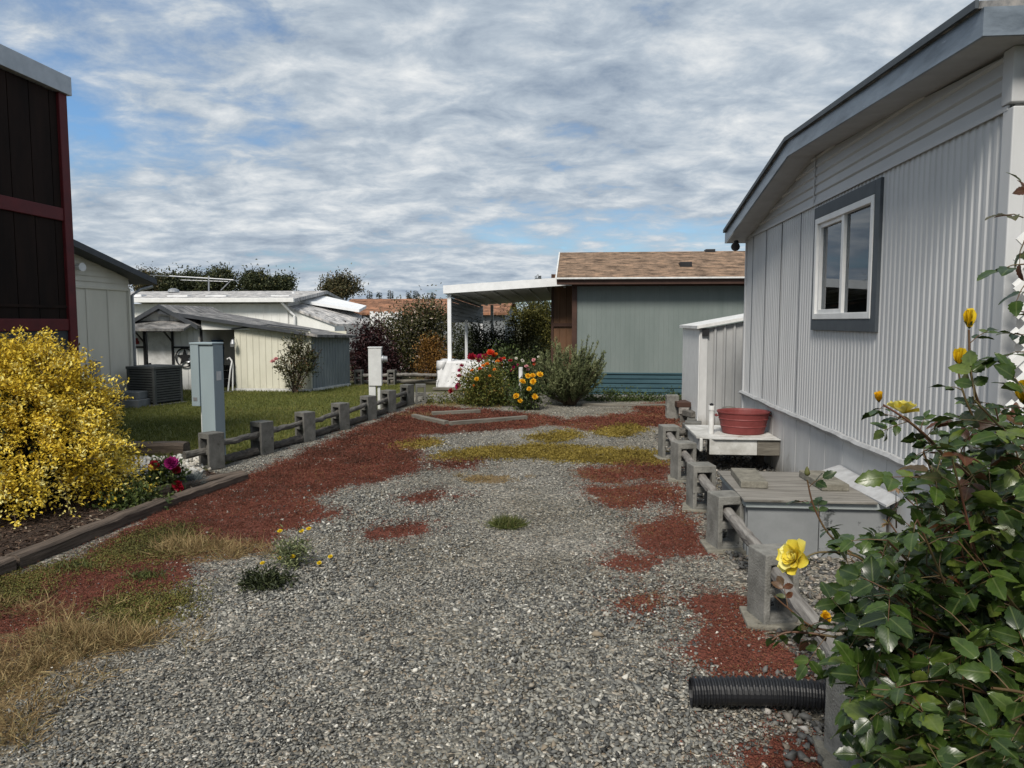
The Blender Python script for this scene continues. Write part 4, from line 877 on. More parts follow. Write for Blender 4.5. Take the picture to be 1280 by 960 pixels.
o = block(1.37, 9.1, m_concdark, 'dark cinder block where the right fence turns towards the white step', GRB, rz=R(80))
rail((1.0,8.93,.27),(1.42,9.08,.27),.045,m_logdark,'short dark rail at the turn of the right fence',GRR)
o = block(1.52, 12.4, m_concrete, 'pale cinder block standing by the far corner of the small grey shed', GRB, rz=R(90))
# odd lumber and bricks beside the shed
random.seed(8)
sp = [(1.72,12.25,.06,.18,.5,.12),(1.78,11.75,.055,.2,.45,.11),(1.70,12.2,.17,.16,.45,.1),(1.74,11.85,.155,.15,.4,.09),(1.66,12.3,.265,.22,.4,.085),(1.62,11.0,.05,.2,.4,.1)]
nm = ['lowest back piece','lowest middle piece','second layer back piece','second layer front piece','topmost reddish piece','piece lying nearest the fence corner']
for k, (x,y,z,sx_,sy_,sz_) in enumerate(sp):
    o = MB().obox((x,y,z), sx_, sy_, sz_, R(random.uniform(-14,14)), R(random.uniform(-3,3))).build('lumber_piece', [m_logdark,m_concdark,m_log,m_logdark,m_btrim,m_concdark][k], None, bevel=.008, org=(x,y,z-sz_/2)); tag(o, 'scrap block beside the grey shed, '+nm[k], 'scrap block', 'scrap stacked beside the grey shed')

LB = [gr(*p) for p in [(263,588),(332,569),(386,553),(430,538),(465,526),(490,516.5),(513,507)]]
llab = ['nearest, in front of the blue grey pedestal','second from the blue grey pedestal','third from the blue grey pedestal','opposite the right corner of the cream shed','just before the white meter pedestal','just past the white meter pedestal','at the far end, doubled, by the flower bed']
LBc = []
for k, (x,y) in enumerate(LB):
    x -= .09-.05*(k == 0); y += .12; LBc.append((x,y)); block(x, y, m_concdark, 'left fence cinder block '+llab[k], GRB, rz=R(-27+random.uniform(-4,4)))
x, y = LBc[-1]; block(x+.24, y+.12, m_concdark, 'last left fence cinder block, right of its twin by the flower bed', GRB, rz=R(14))
pn = ['pedestal block and second block','second and third blocks','third and fourth blocks','fourth and fifth blocks','blocks either side of the white pedestal','last two blocks']
for k in range(6):
    (xa,ya),(xb,yb_) = LBc[k], LBc[k+1]
    rail((xa,ya-.06,.22+random.uniform(-.02,.03)), (xb,yb_+.04,.25+random.uniform(-.02,.02)), .036, m_logdark, 'dark round rail of left fence between '+pn[k], GRR, bend=.007)
    o = rail((xa-.02,ya+.14,.05),(xb-.02,yb_-.13,.05), .05, m_timber, 'ground timber under left fence between '+pn[k], 'ground timbers under the left fence', 'timber', name='ground_timber', bend=.008)
rail((LBc[0][0]-.02,LBc[0][1]-.05,.2),(LBc[0][0]-.16,LBc[0][1]-.28,.19),.04,m_logdark,'stub of rail poking out of the nearest left fence block',GRR,n=4)
# far fence at the end of the lawn
f1, f2 = gr(449,482), gr(490,482); 
block(f1[0],f1[1],m_concdark,'far cinder block at lawn end by the cream shed',GRB,z=.0)
block(f2[0],f2[1],m_concdark,'far cinder block at lawn end behind the white pedestal',GRB)
rail((f1[0],f1[1],.26),(f2[0],f2[1],.26),.045,m_log,'far rail at the lawn end between two blocks',GRR)
e_ = gr(548,482); rail((f2[0],f2[1],.27),(e_[0],e_[1]+.4,.24),.045,m_log,'far rail running from lawn end to the white tarp',GRR)
rail((f1[0]-.2,f1[1]+.2,.06),(e_[0],e_[1]+.5,.06),.06,m_timberx,'pale timber lying below the far rail at the lawn end','ground timbers under the left fence','timber',name='ground_timber')

# ------------------------------------------------------------------ utility pedestals
px_, py_ = at(264,500,7.93)[0], 7.93
h = thing('utility_pedestal', 'tall blue grey metal utility pedestal behind the nearest left fence block', 'utility pedestal', (px_,py_,0), R(-10))
T = at(258,428,7.9)[2]; B2 = at(244,508,7.85)[2]
local(MB().box(-.075,.10,-.075,.10,0,T-.025), 'post', m_pedestal, h, .006)
local(MB().box(-.185,-.079,-.09,.08,B2,T-.02), 'meter_box', m_pedestal, h, .006)
local(MB().box(-.19,.108,-.097,.107,T-.024,T), 'cap', m_pedestal, h, .006)
local(MB().box(-.14,-.11,-.0,.04,0,B2-.002), 'conduit', m_pedwhite, h)
local(MB().box(-.16,-.11,-.094,-.091,B2+.06,B2+.1), 'latch', m_metal, h)
local(MB().box(.103,.105,-.03,.05,.95,1.05), 'plate', m_pedwhite, h)
px_, py_ = gr(473,514); T = at(470,435,py_)[2]
h = thing('utility_pedestal', 'white utility pedestal with round meter beside the left fence', 'utility pedestal', (px_-.06,py_,0), R(10))
local(MB().box(-.10,.13,-.07,.1,at(470,482,py_)[2],T), 'meter_box', m_pedwhite, h, .008)
local(MB().box(-.1,.02,-.05,.08,0,at(470,482,py_)[2]-.002), 'post', m_pedwhite, h, .006)
local(MB().box(.05,.1,-.03,.02,0,at(470,482,py_)[2]-.003), 'conduit', m_pedwhite, h, .006)
local(MB().box(-.11,.14,-.08,.11,T+.001,T+.02), 'cap', m_pedwhite, h, .006)
zz_ = at(484,449,py_)[2]; g_ = MB().tube([(.131,.0,zz_),(.16,.0,zz_)], .07, 16).tube([(.161,0,zz_),(.23,0,zz_)], [.058,.05], 16); local(g_, 'meter', m_metal, h)

# ------------------------------------------------------------------ black corrugated drain pipe
d = thing('drain_pipe', 'black corrugated plastic drain pipe lying on the gravel under the fence', 'pipe', (.75,3.0,0))
P0, P1 = Vector((.47,3.03,.066)), Vector((1.35,2.93,.07)); b = MB(); pts = []; rs = []; n = 150
for k in range(n+1):
    t = k/n; p = P0.lerp(P1,t)+Vector((0,.05*math.sin(math.pi*t),.012*math.sin(math.pi*t))); pts.append(p); rs.append(.061 if (k//2) % 2 else .0525)
b.tube(pts, rs, 22, False); b.build('pipe', m_pipe, d)
b = MB(); b.tube([P0+Vector((.0,0,0)),P0.lerp(P1,.5)+Vector((0,.05,.012))], [.05,.049], 20, False); b.build('inner_wall', m_pipe, d)
b = MB(); b.tube([P0+Vector((-.001,0,0)),P0+Vector((.004,0,0))],[.0605,.0525],22,False); b.build('rim', m_pipe, d)

# ------------------------------------------------------------------ lidded grey box with pavers
h = thing('storage_box', 'low grey painted box with weathered plywood lid beside the right fence', 'box', (1.58,5.5,0))
MB().box(1.15,1.62,5.12,5.14,0,.34).box(1.14,1.16,5.145,6.0,0,.34).box(1.16,2.04,6.0,6.02,0,.34).build('panel', m_boxgrey, h)
MB().box(1.626,2.06,5.117,5.137,0,.34).build('peeled_panel', m_boxpeel, h)
MB().box(1.13,2.07,5.09,5.115,.342,.385).box(1.125,1.15,5.12,6.02,.342,.385).build('batten', m_batten, h, bevel=.004)
MB().box(1.11,1.98,5.06,6.05,.388,.402).build('lid', m_plywood, h, bevel=.002)
MB().add([(1.93,6.1,.405),(2.085,6.12,.455),(2.085,4.98,.455),(2.0,4.98,.405),(1.93,6.1,.39),(2.085,6.12,.44),(2.085,4.98,.44),(2.0,4.98,.39)],[(0,1,2,3),(7,6,5,4),(0,4,5,1),(1,5,6,2),(2,6,7,3),(3,7,4,0)]).build('flashing', m_ltrim, h)
for (x,y,rz_,l) in ((1.27,5.66,-3,'mossy concrete paver on left end of the plywood lid'),(1.80,5.62,2,'mossy concrete paver on right end of the plywood lid')):
    o = MB().obox((0,0,.026), .19,.5,.05).build('paver', m_paver, None, bevel=.006, org=(0,0,0)); o.location = (x,y,.403); o.rotation_euler = (0,0,R(rz_)); tag(o, l, 'paver', 'pavers weighing down the lid')

# ------------------------------------------------------------------ white step with red tub
h = thing('step_box', 'white weathered wooden step box against the grey home carrying the red tub', 'step', (1.7,8.3,0))
MB().box(1.37,1.86,7.93,7.96,.20,.365).build('front_board', m_stepw, h, bevel=.004)
MB().box(1.862,2.09,7.925,7.955,.20,.365).build('bare_board', m_timberx, h, bevel=.004)
MB().box(1.28,1.31,8.0,8.9,.22,.36).box(1.31,2.08,8.9,8.93,.2,.36).build('side_board', m_stepw, h, bevel=.004)
MB().add([(1.25,8.05,.375),(1.42,7.9,.375),(2.09,7.9,.375),(2.09,8.95,.375),(1.25,8.95,.375)]+[(1.25,8.05,.352),(1.42,7.9,.367),(2.09,7.9,.367),(2.09,8.95,.367),(1.25,8.95,.352)],[(0,1,2,3,4),(9,8,7,6,5)]+[(k,5+k,5+(k+1)%5,(k+1)%5) for k in range(5)]).build('top', m_stepw, h)
for (x,y) in ((1.33,8.85),(2.05,8.85),(1.45,8.35),(2.0,8.35)): MB().box(x-.03,x+.03,y-.03,y+.03,0,.35).build('leg', m_timber, h)
tb = thing('tub', 'faded red metal tub standing on the white step', 'tub', (1.80,8.35,.376))
rp_ = [(r_*1.07,z_*.86) for r_,z_ in [(0,.02),(.19,.02),(.205,.0),(.21,.01),(.226,.09),(.233,.10),(.229,.11),(.243,.18),(.250,.19),(.246,.2),(.258,.262),(.268,.27),(.268,.285),(.256,.285),(.246,.262),(.2,.03),(0,.03)]]
MB().lathe(rp_, (1.80,8.35,.376), 36, 1.0, .9).build('shell', m_tub, tb, smooth=False)
MB().lathe([(0,.17),(.255,.17),(.0,.2)], (1.80,8.35,.376), 20, 1.0, .88).build('soil', m_timber, tb)
for sg in (-1,1):
    b = MB().tube([(1.80+sg*.278,8.30,.376+.2),(1.80+sg*.30,8.31,.376+.19),(1.80+sg*.30,8.39,.376+.19),(1.80+sg*.278,8.40,.376+.2)], .009, 6); b.build('handle', m_tub, tb)
o = thing('stone', 'dark rounded stone behind the rim of the red tub', 'stone', at(911,512,8.72)); c = at(911,512,8.72)  # dark rounded lump of unknown kind, raised on a stand
MB().lathe([(0,-.05),(.09,-.04),(.1,-.01),(.07,.03),(0,.045)], c, 12).build('body', m_concdark, o, smooth=True); MB().tube([(c[0],c[1],.377),(c[0],c[1],c[2]-.04)], .05, 8).build('stand', m_concdark, o)
c = at(889,530,8.25); o = thing('standpipe', 'short white pipe standing at left of the red tub', 'pipe', (c[0],8.25,.376))
t_ = at(889,507,8.25)[2]; MB().tube([(c[0],8.25,.376),(c[0],8.25,t_-.05)], .028, 12).tube([(c[0],8.25,t_-.05),(c[0],8.25,t_)], .034, 12).build('tube', m_whitew, o); MB().lathe([(0,.0),(.02,.0),(.022,.02),(0,.03)], (c[0],8.25,t_), 10).build('plug', m_black, o)

# ------------------------------------------------------------------ white covered table by the flower bed
ta, tb_ = gr(543,487), gr(606,487); tz1 = at(560,452,ta[1])[2]
h = thing('covered_table', 'low table wrapped in a crumpled white tarp behind the flower bed', 'covered table', ((ta[0]+tb_[0])/2, ta[1], 0))
nx_, nz_ = 44, 14; vs = []; fs = []
tx0, tx1 = ta[0], tb_[0]+.55
for j in range(nz_+8):
    for i in range(nx_+1):
        x = tx0+(tx1-tx0)*i/nx_
        if j <= nz_:
            z = .03+(tz1-.03)*j/nz_; cr_ = .028*abs(math.sin(i*.42+j*.22))+.022*abs(math.sin(i*.75-j*.31))+.012*math.sin(i*2.1+j*.9); y = ta[1]+.12*(j/nz_)+cr_*(1-.5*j/nz_)
            if i == 0: x += .05+.22*(j/nz_)**1.3
        else:
            z = tz1+.015*math.sin(i*.8+j)+.01*math.sin(i*2.1); y = ta[1]+.12+(j-nz_)*.13
            if i == 0: x += .27
        vs.append((x,y,z))
W_ = nx_+1
for j in range(nz_+7):
    for i in range(nx_): fs.append((j*W_+i,j*W_+i+1,(j+1)*W_+i+1,(j+1)*W_+i))
o_ = MB().add(vs,fs).build('tarp', m_tarp, h, smooth=True); sm = o_.modifiers.new('thick','SOLIDIFY'); sm.thickness = .006
b = MB().box(tx0+.32,tx1-.05,ta[1]+.2,ta[1]+1.0,.06,tz1-.06); b.build('table_body', m_timber, h)
o = MB().box(tx0-.02,tx1+.3,ta[1]-.12,ta[1]-.02,0,.06).build('timber_edge', m_timberx, None, bevel=.008, org=(tx0+1,ta[1]-.07,0)); tag(o,'thin grey timber on the ground in front of the white tarp','timber')

# raised timber frame in the drive
fr = [((517,523),(558,532),'left'),((562,533),(658,525),'right'),((540,520),(600,517),'back')]
for (a,c,w) in fr:
    p, q = gr(*a), gr(*c); L_ = math.hypot(q[0]-p[0],q[1]-p[1]); ang = math.atan2(q[1]-p[1],q[0]-p[0])
    o = MB().obox((0,0,.035),L_,.09,.08).build('frame_timber', m_timberx, None, bevel=.008, org=(0,0,0)); o.location = ((p[0]+q[0])/2,(p[1]+q[1])/2,0); o.rotation_euler = (0,0,ang)
    tag(o, 'grey timber forming the %s side of the small sunken frame in the red moss' % w, 'timber', 'timbers of the small sunken frame')
# kerb by the flower bed
p, q = gr(523,500), gr(580,501); o = MB().box(p[0],q[0]+2.4,p[1],p[1]+.1,0,.1).build('bed_edging', m_concrete, None, bevel=.01, org=((p[0]+q[0])/2,p[1],0)); tag(o,'low concrete edging along the front of the flower bed','edging')
p, q = gr(760,508), gr(842,506); o = MB().box(p[0]-.5,q[0]+.2,p[1],p[1]+.12,0,.05).build('bed_edging', m_timberx, None, bevel=.01, org=(p[0],p[1],0)); tag(o,'thin weathered timber on the ground before the green house','timber')
p = gr(790,496); o = MB().box(p[0]-1,p[0]+2.2,GY-.3,GY-.05,0,.07).build('foundation_strip', m_concrete, None, bevel=.01, org=(p[0],GY-.2,0)); tag(o,'pale concrete strip at the foot of the green house','concrete strip')

# ------------------------------------------------------------------ left planting bed
m_mulch = M('bark_mulch', (.055,.035,.024), (.02,.013,.01), rough=.95, scale=26, bump=.8, bscale=60)
bedp = [(-9,3.2),(-3.72,3.2),(-3.62,4.6),(-3.58,5.9),(-3.42,7.1),(-3.95,7.5),(-5.2,7.65),(-6.2,8.55),(-9,8.7)]
o = MB().poly([(x,y,.016) for x,y in bedp]).build('planting_bed', m_mulch); o['kind'] = 'structure'
m_chip = leafmat('bark_chips', [(0,(.025,.016,.012)),(.5,(.07,.042,.028)),(.9,(.12,.08,.055)),(1,(.3,.26,.2))], rough=.9, trans=0)
n = 9000; X_ = -5.6+2.3*rng.random(n); Y_ = 3.6+3.9*rng.random(n); k = inpoly(X_,Y_,bedp); X_,Y_ = X_[k],Y_[k]; n = len(X_)
tag(leaves('bark_chips', None, np.stack([X_,Y_,.02+.012*rng.random(n)],1), rng.normal(size=(n,3))*np.array([1,1,.3]), rng.normal(size=(n,3))*.4+np.array([0,0,1]), .03+.03*rng.random(n), .014, rng.random(n), m_chip), kind='stuff')
def timber(a, c, w, hgt, mat, label, z=0, name='landscape_timber'):
    L_ = math.hypot(c[0]-a[0],c[1]-a[1]); ang = math.atan2(c[1]-a[1],c[0]-a[0]); b = MB(); n = 12; vs = []; fs = []
    for k in range(n+1):
        x = -L_/2+L_*k/n; dy, dz = random.uniform(-.006,.006), random.uniform(-.006,.006)
        for (yy,zz2) in ((-w/2,0),(w/2,0),(w/2,hgt*.8),(w*.35,hgt),(-w*.35,hgt),(-w/2,hgt*.8)): vs.append((x,yy+dy,zz2+(dz if zz2 else 0)))
    for k in range(n):
        for j in range(6): fs.append((k*6+j,k*6+(j+1)%6,(k+1)*6+(j+1)%6,(k+1)*6+j))
    fs += [tuple(range(6))[::-1], tuple(n*6+j for j in range(6))]
    o = b.add(vs,fs).build(name, mat, None, org=(0,0,0)); o.location = ((a[0]+c[0])/2,(a[1]+c[1])/2,z); o.rotation_euler = (0,0,ang); return tag(o,label,'timber','timbers edging the planting bed')
m_timbery = M('old_timber_long', (.14,.108,.085), (.045,.034,.026), rough=.92, scale=11, stretch=(.2,3,3), bump=.7, bscale=30)
timber((-3.68,3.2),(-3.66,4.36),.12,.09,m_timbery,'dark edging timber at the left frame edge, nearest the camera')
timber((-3.66,4.40),(-3.57,5.98),.12,.09,m_timbery,'long dark edging timber in front of the yellow bush')
timber((-3.57,6.0),(-3.38,7.15),.11,.08,m_timbery,'edging timber in front of the magenta dahlia, half sunk in red moss')
timber((-3.86,6.35),(-3.42,7.2),.11,.09,m_timbery,'inner edging timber behind the magenta dahlia by the nearest fence block')
a_, c_ = gr(150,572), gr(228,571); timber((a_[0],a_[1]+.15),(c_[0],c_[1]+.1),.2,.16,m_timbery,'brown log between the white rocks and the lawn')
# white rocks and river rocks
m_wrock = leafmat('white_rocks', [(0,(.32,.29,.24)),(.4,(.52,.49,.43)),(1,(.72,.70,.65))], rough=.85, trans=0)
xs_r = [p[0] for p in RKP]; ys_r = [p[1] for p in RKP]; n = 2200; X_ = min(xs_r)+(max(xs_r)-min(xs_r))*rng.random(n); Y_ = min(ys_r)+(max(ys_r)-min(ys_r))*rng.random(n); k = inpoly(X_+.04*rng.normal(size=n),Y_+.06*rng.normal(size=n),RKP); X_,Y_ = X_[k],Y_[k]
tag(stones('white_rocks', X_, Y_, .05+.05*rng.random(len(X_)), m_wrock, flat=.7, z0=.008), kind='stuff')
m_river = leafmat('river_rocks', [(0,(.045,.045,.043)),(.35,(.095,.095,.092)),(.7,(.15,.145,.135)),(.88,(.19,.155,.12)),(1,(.42,.40,.37))], rough=.7, trans=0)
n = 7000; X_ = 1.02+1.12*rng.random(n); Y_ = 2.0+8.5*rng.random(n)**1.3; k = ~((X_ > 1.1)&(X_ < 2.07)&(Y_ > 5.08)&(Y_ < 6.05)); X_,Y_ = X_[k],Y_[k]
tag(stones('river_rocks', X_, Y_, .022+.035*rng.random(len(X_)), m_river, flat=.7), kind='stuff')
n = 160; X_ = .75+.35*rng.random(n); Y_ = 2.3+1.1*rng.random(n)
tag(stones('loose_river_rocks', X_, Y_, .025+.04*rng.random(n), m_river, flat=.7), kind='stuff')

# ------------------------------------------------------------------ plants
def stems(name, paths, r, mat, par, n=5):
    b = MB()
    for p in paths:
        m_ = len(p); b.tube(p, [r*(1-.6*k/(m_-1)) for k in range(m_)], n, False)
    return b.build(name, mat, par, smooth=True)
def arc(a, c, lift=.0, n=6, jit=0):
    a, c = Vector(a), Vector(c); pts = []
    for k in range(n+1):
        t = k/n; p = a.lerp(c, t); p.z += lift*math.sin(math.pi*t); 
        if 0 < k < n: p += Vector((random.uniform(-jit,jit),random.uniform(-jit,jit),random.uniform(-jit,jit)))
        pts.append(p)
    return pts
# golden bush on the left: sprays of tiny leaves round a twiggy core
m_gold = leafmat('golden_leaf', [(0,(.12,.10,.02)),(.15,(.38,.27,.025)),(.4,(.66,.47,.04)),(.75,(.80,.62,.09)),(1,(.80,.73,.30))], rough=.6, trans=.25, spec=.2)
random.seed(21)
bc = np.array([-4.84,6.0,0.0])
gb = thing('golden_bush', 'big dome of small golden yellow leaves at the left frame edge', 'bush', tuple(bc))
nt_ = 1050; az_ = rng.random(nt_)*2*np.pi; el_ = np.arcsin(rng.random(nt_)**.9*.98)
prof = lambda e: np.where(e < .5, 1.02+.06*np.sin(e*3), 1.05)
dirs = np.stack([np.cos(el_)*np.cos(az_), np.cos(el_)*np.sin(az_), np.sin(el_)],1)
rxy = .86*(1+.10*np.sin(az_*5+el_*7)+.08*np.sin(az_*3-el_*11+1)+.07*rng.normal(size=nt_)); rz_ = 1.36*(1+.06*np.sin(az_*4)+.06*rng.normal(size=nt_))
tipw = bc+np.stack([dirs[:,0]*rxy*1.05*(1-.10*np.sin(el_)), dirs[:,1]*rxy*(1-.10*np.sin(el_)), .05+dirs[:,2]*rz_],1)
base_ = bc+np.stack([.15*rng.normal(size=nt_), .15*rng.normal(size=nt_), .1+.5*rng.random(nt_)*np.sin(el_)],1)
pathsW = []; LC = []; LD = []; LT = []
tw = rng.random(nt_)
for i_ in range(nt_):
    lift = .22+.2*random.random(); a, c = base_[i_], tipw[i_]
    if i_ % 3 == 0: pathsW.append(arc(a, c, lift*.6, 5, .02))
    q = 66; t = .60+.42*rng.random(q)**.75
    p = a+(c-a)*t[:,None]; p[:,2] += lift*.6*np.sin(np.pi*np.minimum(t,1)); p += rng.normal(size=(q,3))*(.018+.02*random.random())
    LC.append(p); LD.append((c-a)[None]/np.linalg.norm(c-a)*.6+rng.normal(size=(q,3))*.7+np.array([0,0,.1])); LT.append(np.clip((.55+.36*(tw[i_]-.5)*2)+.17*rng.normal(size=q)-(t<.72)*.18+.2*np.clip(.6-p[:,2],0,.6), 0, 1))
stems('stem', pathsW, .007, m_twig, gb, 4)
C = np.concatenate(LC); C[:,2] = np.maximum(C[:,2], .03); D = np.concatenate(LD); n = len(C)
leaves('foliage', gb, C, D, rng.normal(size=(n,3))*.6+np.array([0,0,.8])+.5*unit(C-bc), .031*(.6+.8*rng.random(n)), .018*(.7+.6*rng.random(n)), np.concatenate(LT), m_gold)
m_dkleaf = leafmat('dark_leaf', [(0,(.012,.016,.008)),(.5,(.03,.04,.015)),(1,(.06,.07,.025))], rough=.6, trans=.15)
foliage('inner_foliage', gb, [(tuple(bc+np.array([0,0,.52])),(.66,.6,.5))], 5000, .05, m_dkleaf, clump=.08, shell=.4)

# flowers
def petal_ball(name, par, c, r, mat, nrm=(0,-.5,.8), layers=4, per=9, flat=.75, tint=None):
    nrm = np.array(nrm, float); nrm /= np.linalg.norm(nrm); a = np.cross(nrm,[.3,.2,.9]); a /= np.linalg.norm(a); b_ = np.cross(nrm,a)
    Cs = []; Ds = []; Us = []; Ls = []; Ts = []
    for l in range(layers):
        el = math.radians(8+72*l/(layers-1)); n_p = max(4, int(per*(1-l/(layers+1.5))))
        for k in range(n_p):
            w = 2*math.pi*(k+.5*(l%2))/n_p+random.uniform(-.1,.1); rad = a*math.cos(w)+b_*math.sin(w)
            d = rad*math.cos(el)+nrm*math.sin(el); u = nrm*math.cos(el)-rad*math.sin(el)
            Cs.append(np.array(c)+rad*r*.12); Ds.append(d); Us.append(u); Ls.append(r*(1-.28*l/(layers-1))*random.uniform(.88,1.08)); Ts.append(min(1,max(0,.5+.18*l/(layers-1)+random.uniform(-.25,.25))))
    return leaves(name, par, np.array(Cs), np.array(Ds), np.array(Us), np.array(Ls), np.array(Ls)*flat, np.array(Ts), mat, fold=-.12, curl=-.12, rich=True, smooth=True)
m_mag = leafmat('magenta_petal', [(0,(.22,.008,.05)),(1,(.42,.02,.11))], trans=.3)
m_crim = leafmat('crimson_petal', [(0,(.16,.004,.012)),(1,(.36,.012,.03))], trans=.3)
m_purp = leafmat('purple_petal', [(0,(.15,.006,.07)),(1,(.30,.015,.14))], trans=.3)
m_oran = leafmat('orange_petal', [(0,(.55,.13,.012)),(1,(.8,.27,.03))], trans=.3)
m_rost = leafmat('red_orange_petal', [(0,(.5,.03,.012)),(1,(.72,.07,.02))], trans=.3)
m_yell = leafmat('deep_yellow_petal', [(0,(.65,.33,.01)),(1,(.85,.52,.03))], trans=.3)
m_pink = leafmat('pink_petal', [(0,(.55,.22,.24)),(1,(.75,.42,.42))], trans=.3)
m_wht = leafmat('white_petal', [(0,(.6,.55,.45)),(1,(.8,.78,.72))], trans=.3)
m_mid = leafmat('mid_green_leaf', [(0,(.02,.032,.01)),(.5,(.055,.08,.022)),(1,(.12,.15,.04))], rough=.5, trans=.25)
m_lime = leafmat('lime_leaf', [(0,(.05,.06,.012)),(.5,(.12,.14,.03)),(.8,(.2,.2,.045)),(1,(.3,.2,.05))], rough=.55, trans=.3)
m_grey = leafmat('grey_green_leaf', [(0,(.035,.05,.02)),(.5,(.13,.155,.065)),(1,(.30,.32,.16))], rough=.6, trans=.15)
def flower_plant(name, label, cat, Y, blooms, leafm, spread, nleaf, lsize, px0, zfac=.8, base=None, group=None):
    x0, _, _ = at(px0, 500, Y); t = thing(name, label, cat, (x0,Y,0), 0, group); ps = []
    for (px,py,m_,r) in blooms:
        c = at(px,py,Y-.34+random.uniform(-.08,.08)); b0 = (x0+(c[0]-x0)*.35+random.uniform(-.08,.08), Y+random.uniform(-.12,.12), 0)
        ps.append(arc(b0,c,.05,5,.02)); petal_ball('flower', t, c, r*random.uniform(.68,.86), m_, (random.uniform(-.4,.4),-.6,random.uniform(.3,1.0)))
    for _ in range(10):
        x_, y_ = x0+random.uniform(-1,1)*spread[0], Y+random.uniform(-1,1)*spread[1]; ps.append(arc((x0+(x_-x0)*.4,Y+(y_-Y)*.4,0),(x_,y_,spread[2]*random.uniform(1.2,1.9)),.04,5,.02))
    stems('stem', ps, .008, m_stem, t)
    foliage('foliage', t, [((x0,Y,spread[2]),(spread[0],spread[1],spread[2]*.95))], nleaf, lsize, leafm, clump=.09, per=16, shell=.2, up=.25, asp=.45)
    return t
random.seed(4)
flower_plant('dahlia', 'tall dahlia with dark magenta blooms in front of the white tarp', 'dahlia', 14.6, [(590,447,m_crim,.12),(600,448,m_mag,.11),(606,446,m_crim,.09),(577,457,m_mag,.06),(575,463,m_mag,.065),(574,470,m_mag,.06),(574,477,m_mag,.05),(573,483,m_mag,.09),(564,489,m_crim,.08),(586,478,m_mag,.05)], m_mid, (.2,.2,.32), 900, .07, 598)
flower_plant('zinnia', 'bushy lime green plant with small orange flowers beside the magenta dahlia', 'flowering plant', 13.9, [(604,457,m_oran,.05),(596,474,m_yell,.06),(600,461,m_rost,.045),(590,463,m_oran,.04),(609,455,m_oran,.05),(618,462,m_oran,.04),(612,470,m_oran,.035),(592,482,m_oran,.03)], m_lime, (.42,.32,.42), 5200, .05, 606)
flower_plant('dahlia', 'leggy dahlia with scarlet and orange blooms on top, behind the lime green plant', 'dahlia', 14.8, [(613,441,m_rost,.115),(617,444,m_rost,.06),(620,443,m_oran,.05),(625,450,m_crim,.07),(626,457,m_crim,.065),(638,451,m_crim,.06),(630,448,m_rost,.05),(622,452,m_oran,.055),(642,459,m_mag,.045)], m_mid, (.35,.25,.55), 2200, .07, 625)
flower_plant('rose', 'thin pink flowered plant between scarlet dahlia and grey green shrub', 'flowering plant', 15.0, [(658,458,m_pink,.055),(667,450,m_pink,.055),(653,451,m_wht,.045),(660,462,m_pink,.045),(668,455,m_rost,.045),(648,456,m_mag,.05),(645,448,m_wht,.035),(673,446,m_wht,.035),(640,463,m_mag,.05)], m_mid, (.35,.2,.5), 1500, .06, 656)
flower_plant('marigold', 'low plant carrying large round yellow orange blooms before the grey green shrub', 'flowering plant', 13.5, [(653,477,m_yell,.085),(660,470,m_yell,.065),(666,469.5,m_yell,.07),(675,468.5,m_yell,.075),(666.5,477,m_yell,.075),(661.5,486,m_yell,.055),(645.5,495,m_yell,.075),(650,501,m_yell,.06),(668.5,496,m_yell,.075)], m_mid, (.3,.22,.28), 1500, .06, 658)
c = at(651,478,14.0); o = MB().tube([(c[0],14.0,0),(c[0],14.0,at(651,459,14.0)[2])], .04, 10).build('plant_stake', m_whitew, None, org=(c[0],14.0,0)); tag(o,'short pale stake standing among the flowers','stake')
# low straggly greens at the front of the bed
x, y = gr(590,508); t = thing('weed_clump', 'low straggly weeds along the front of the flower bed', 'weeds', (x,y,0)); foliage('foliage', t, [((x-.5,y+.35,.05),(.6,.18,.1)),((x+.7,y+.25,.05),(.5,.15,.1)),((x+.1,y+.5,.08),(.5,.2,.15))], 2600, .05, m_lime, clump=.06, per=14)
x, y = gr(770,503); t = thing('weed_clump', 'low green weeds at the foot of the green house', 'weeds', (x,y,0)); foliage('foliage', t, [((x-.1,y+.3,.06),(.7,.2,.12)),((x+.9,y+.4,.05),(.6,.2,.08))], 2400, .05, m_mid, clump=.06, per=14)

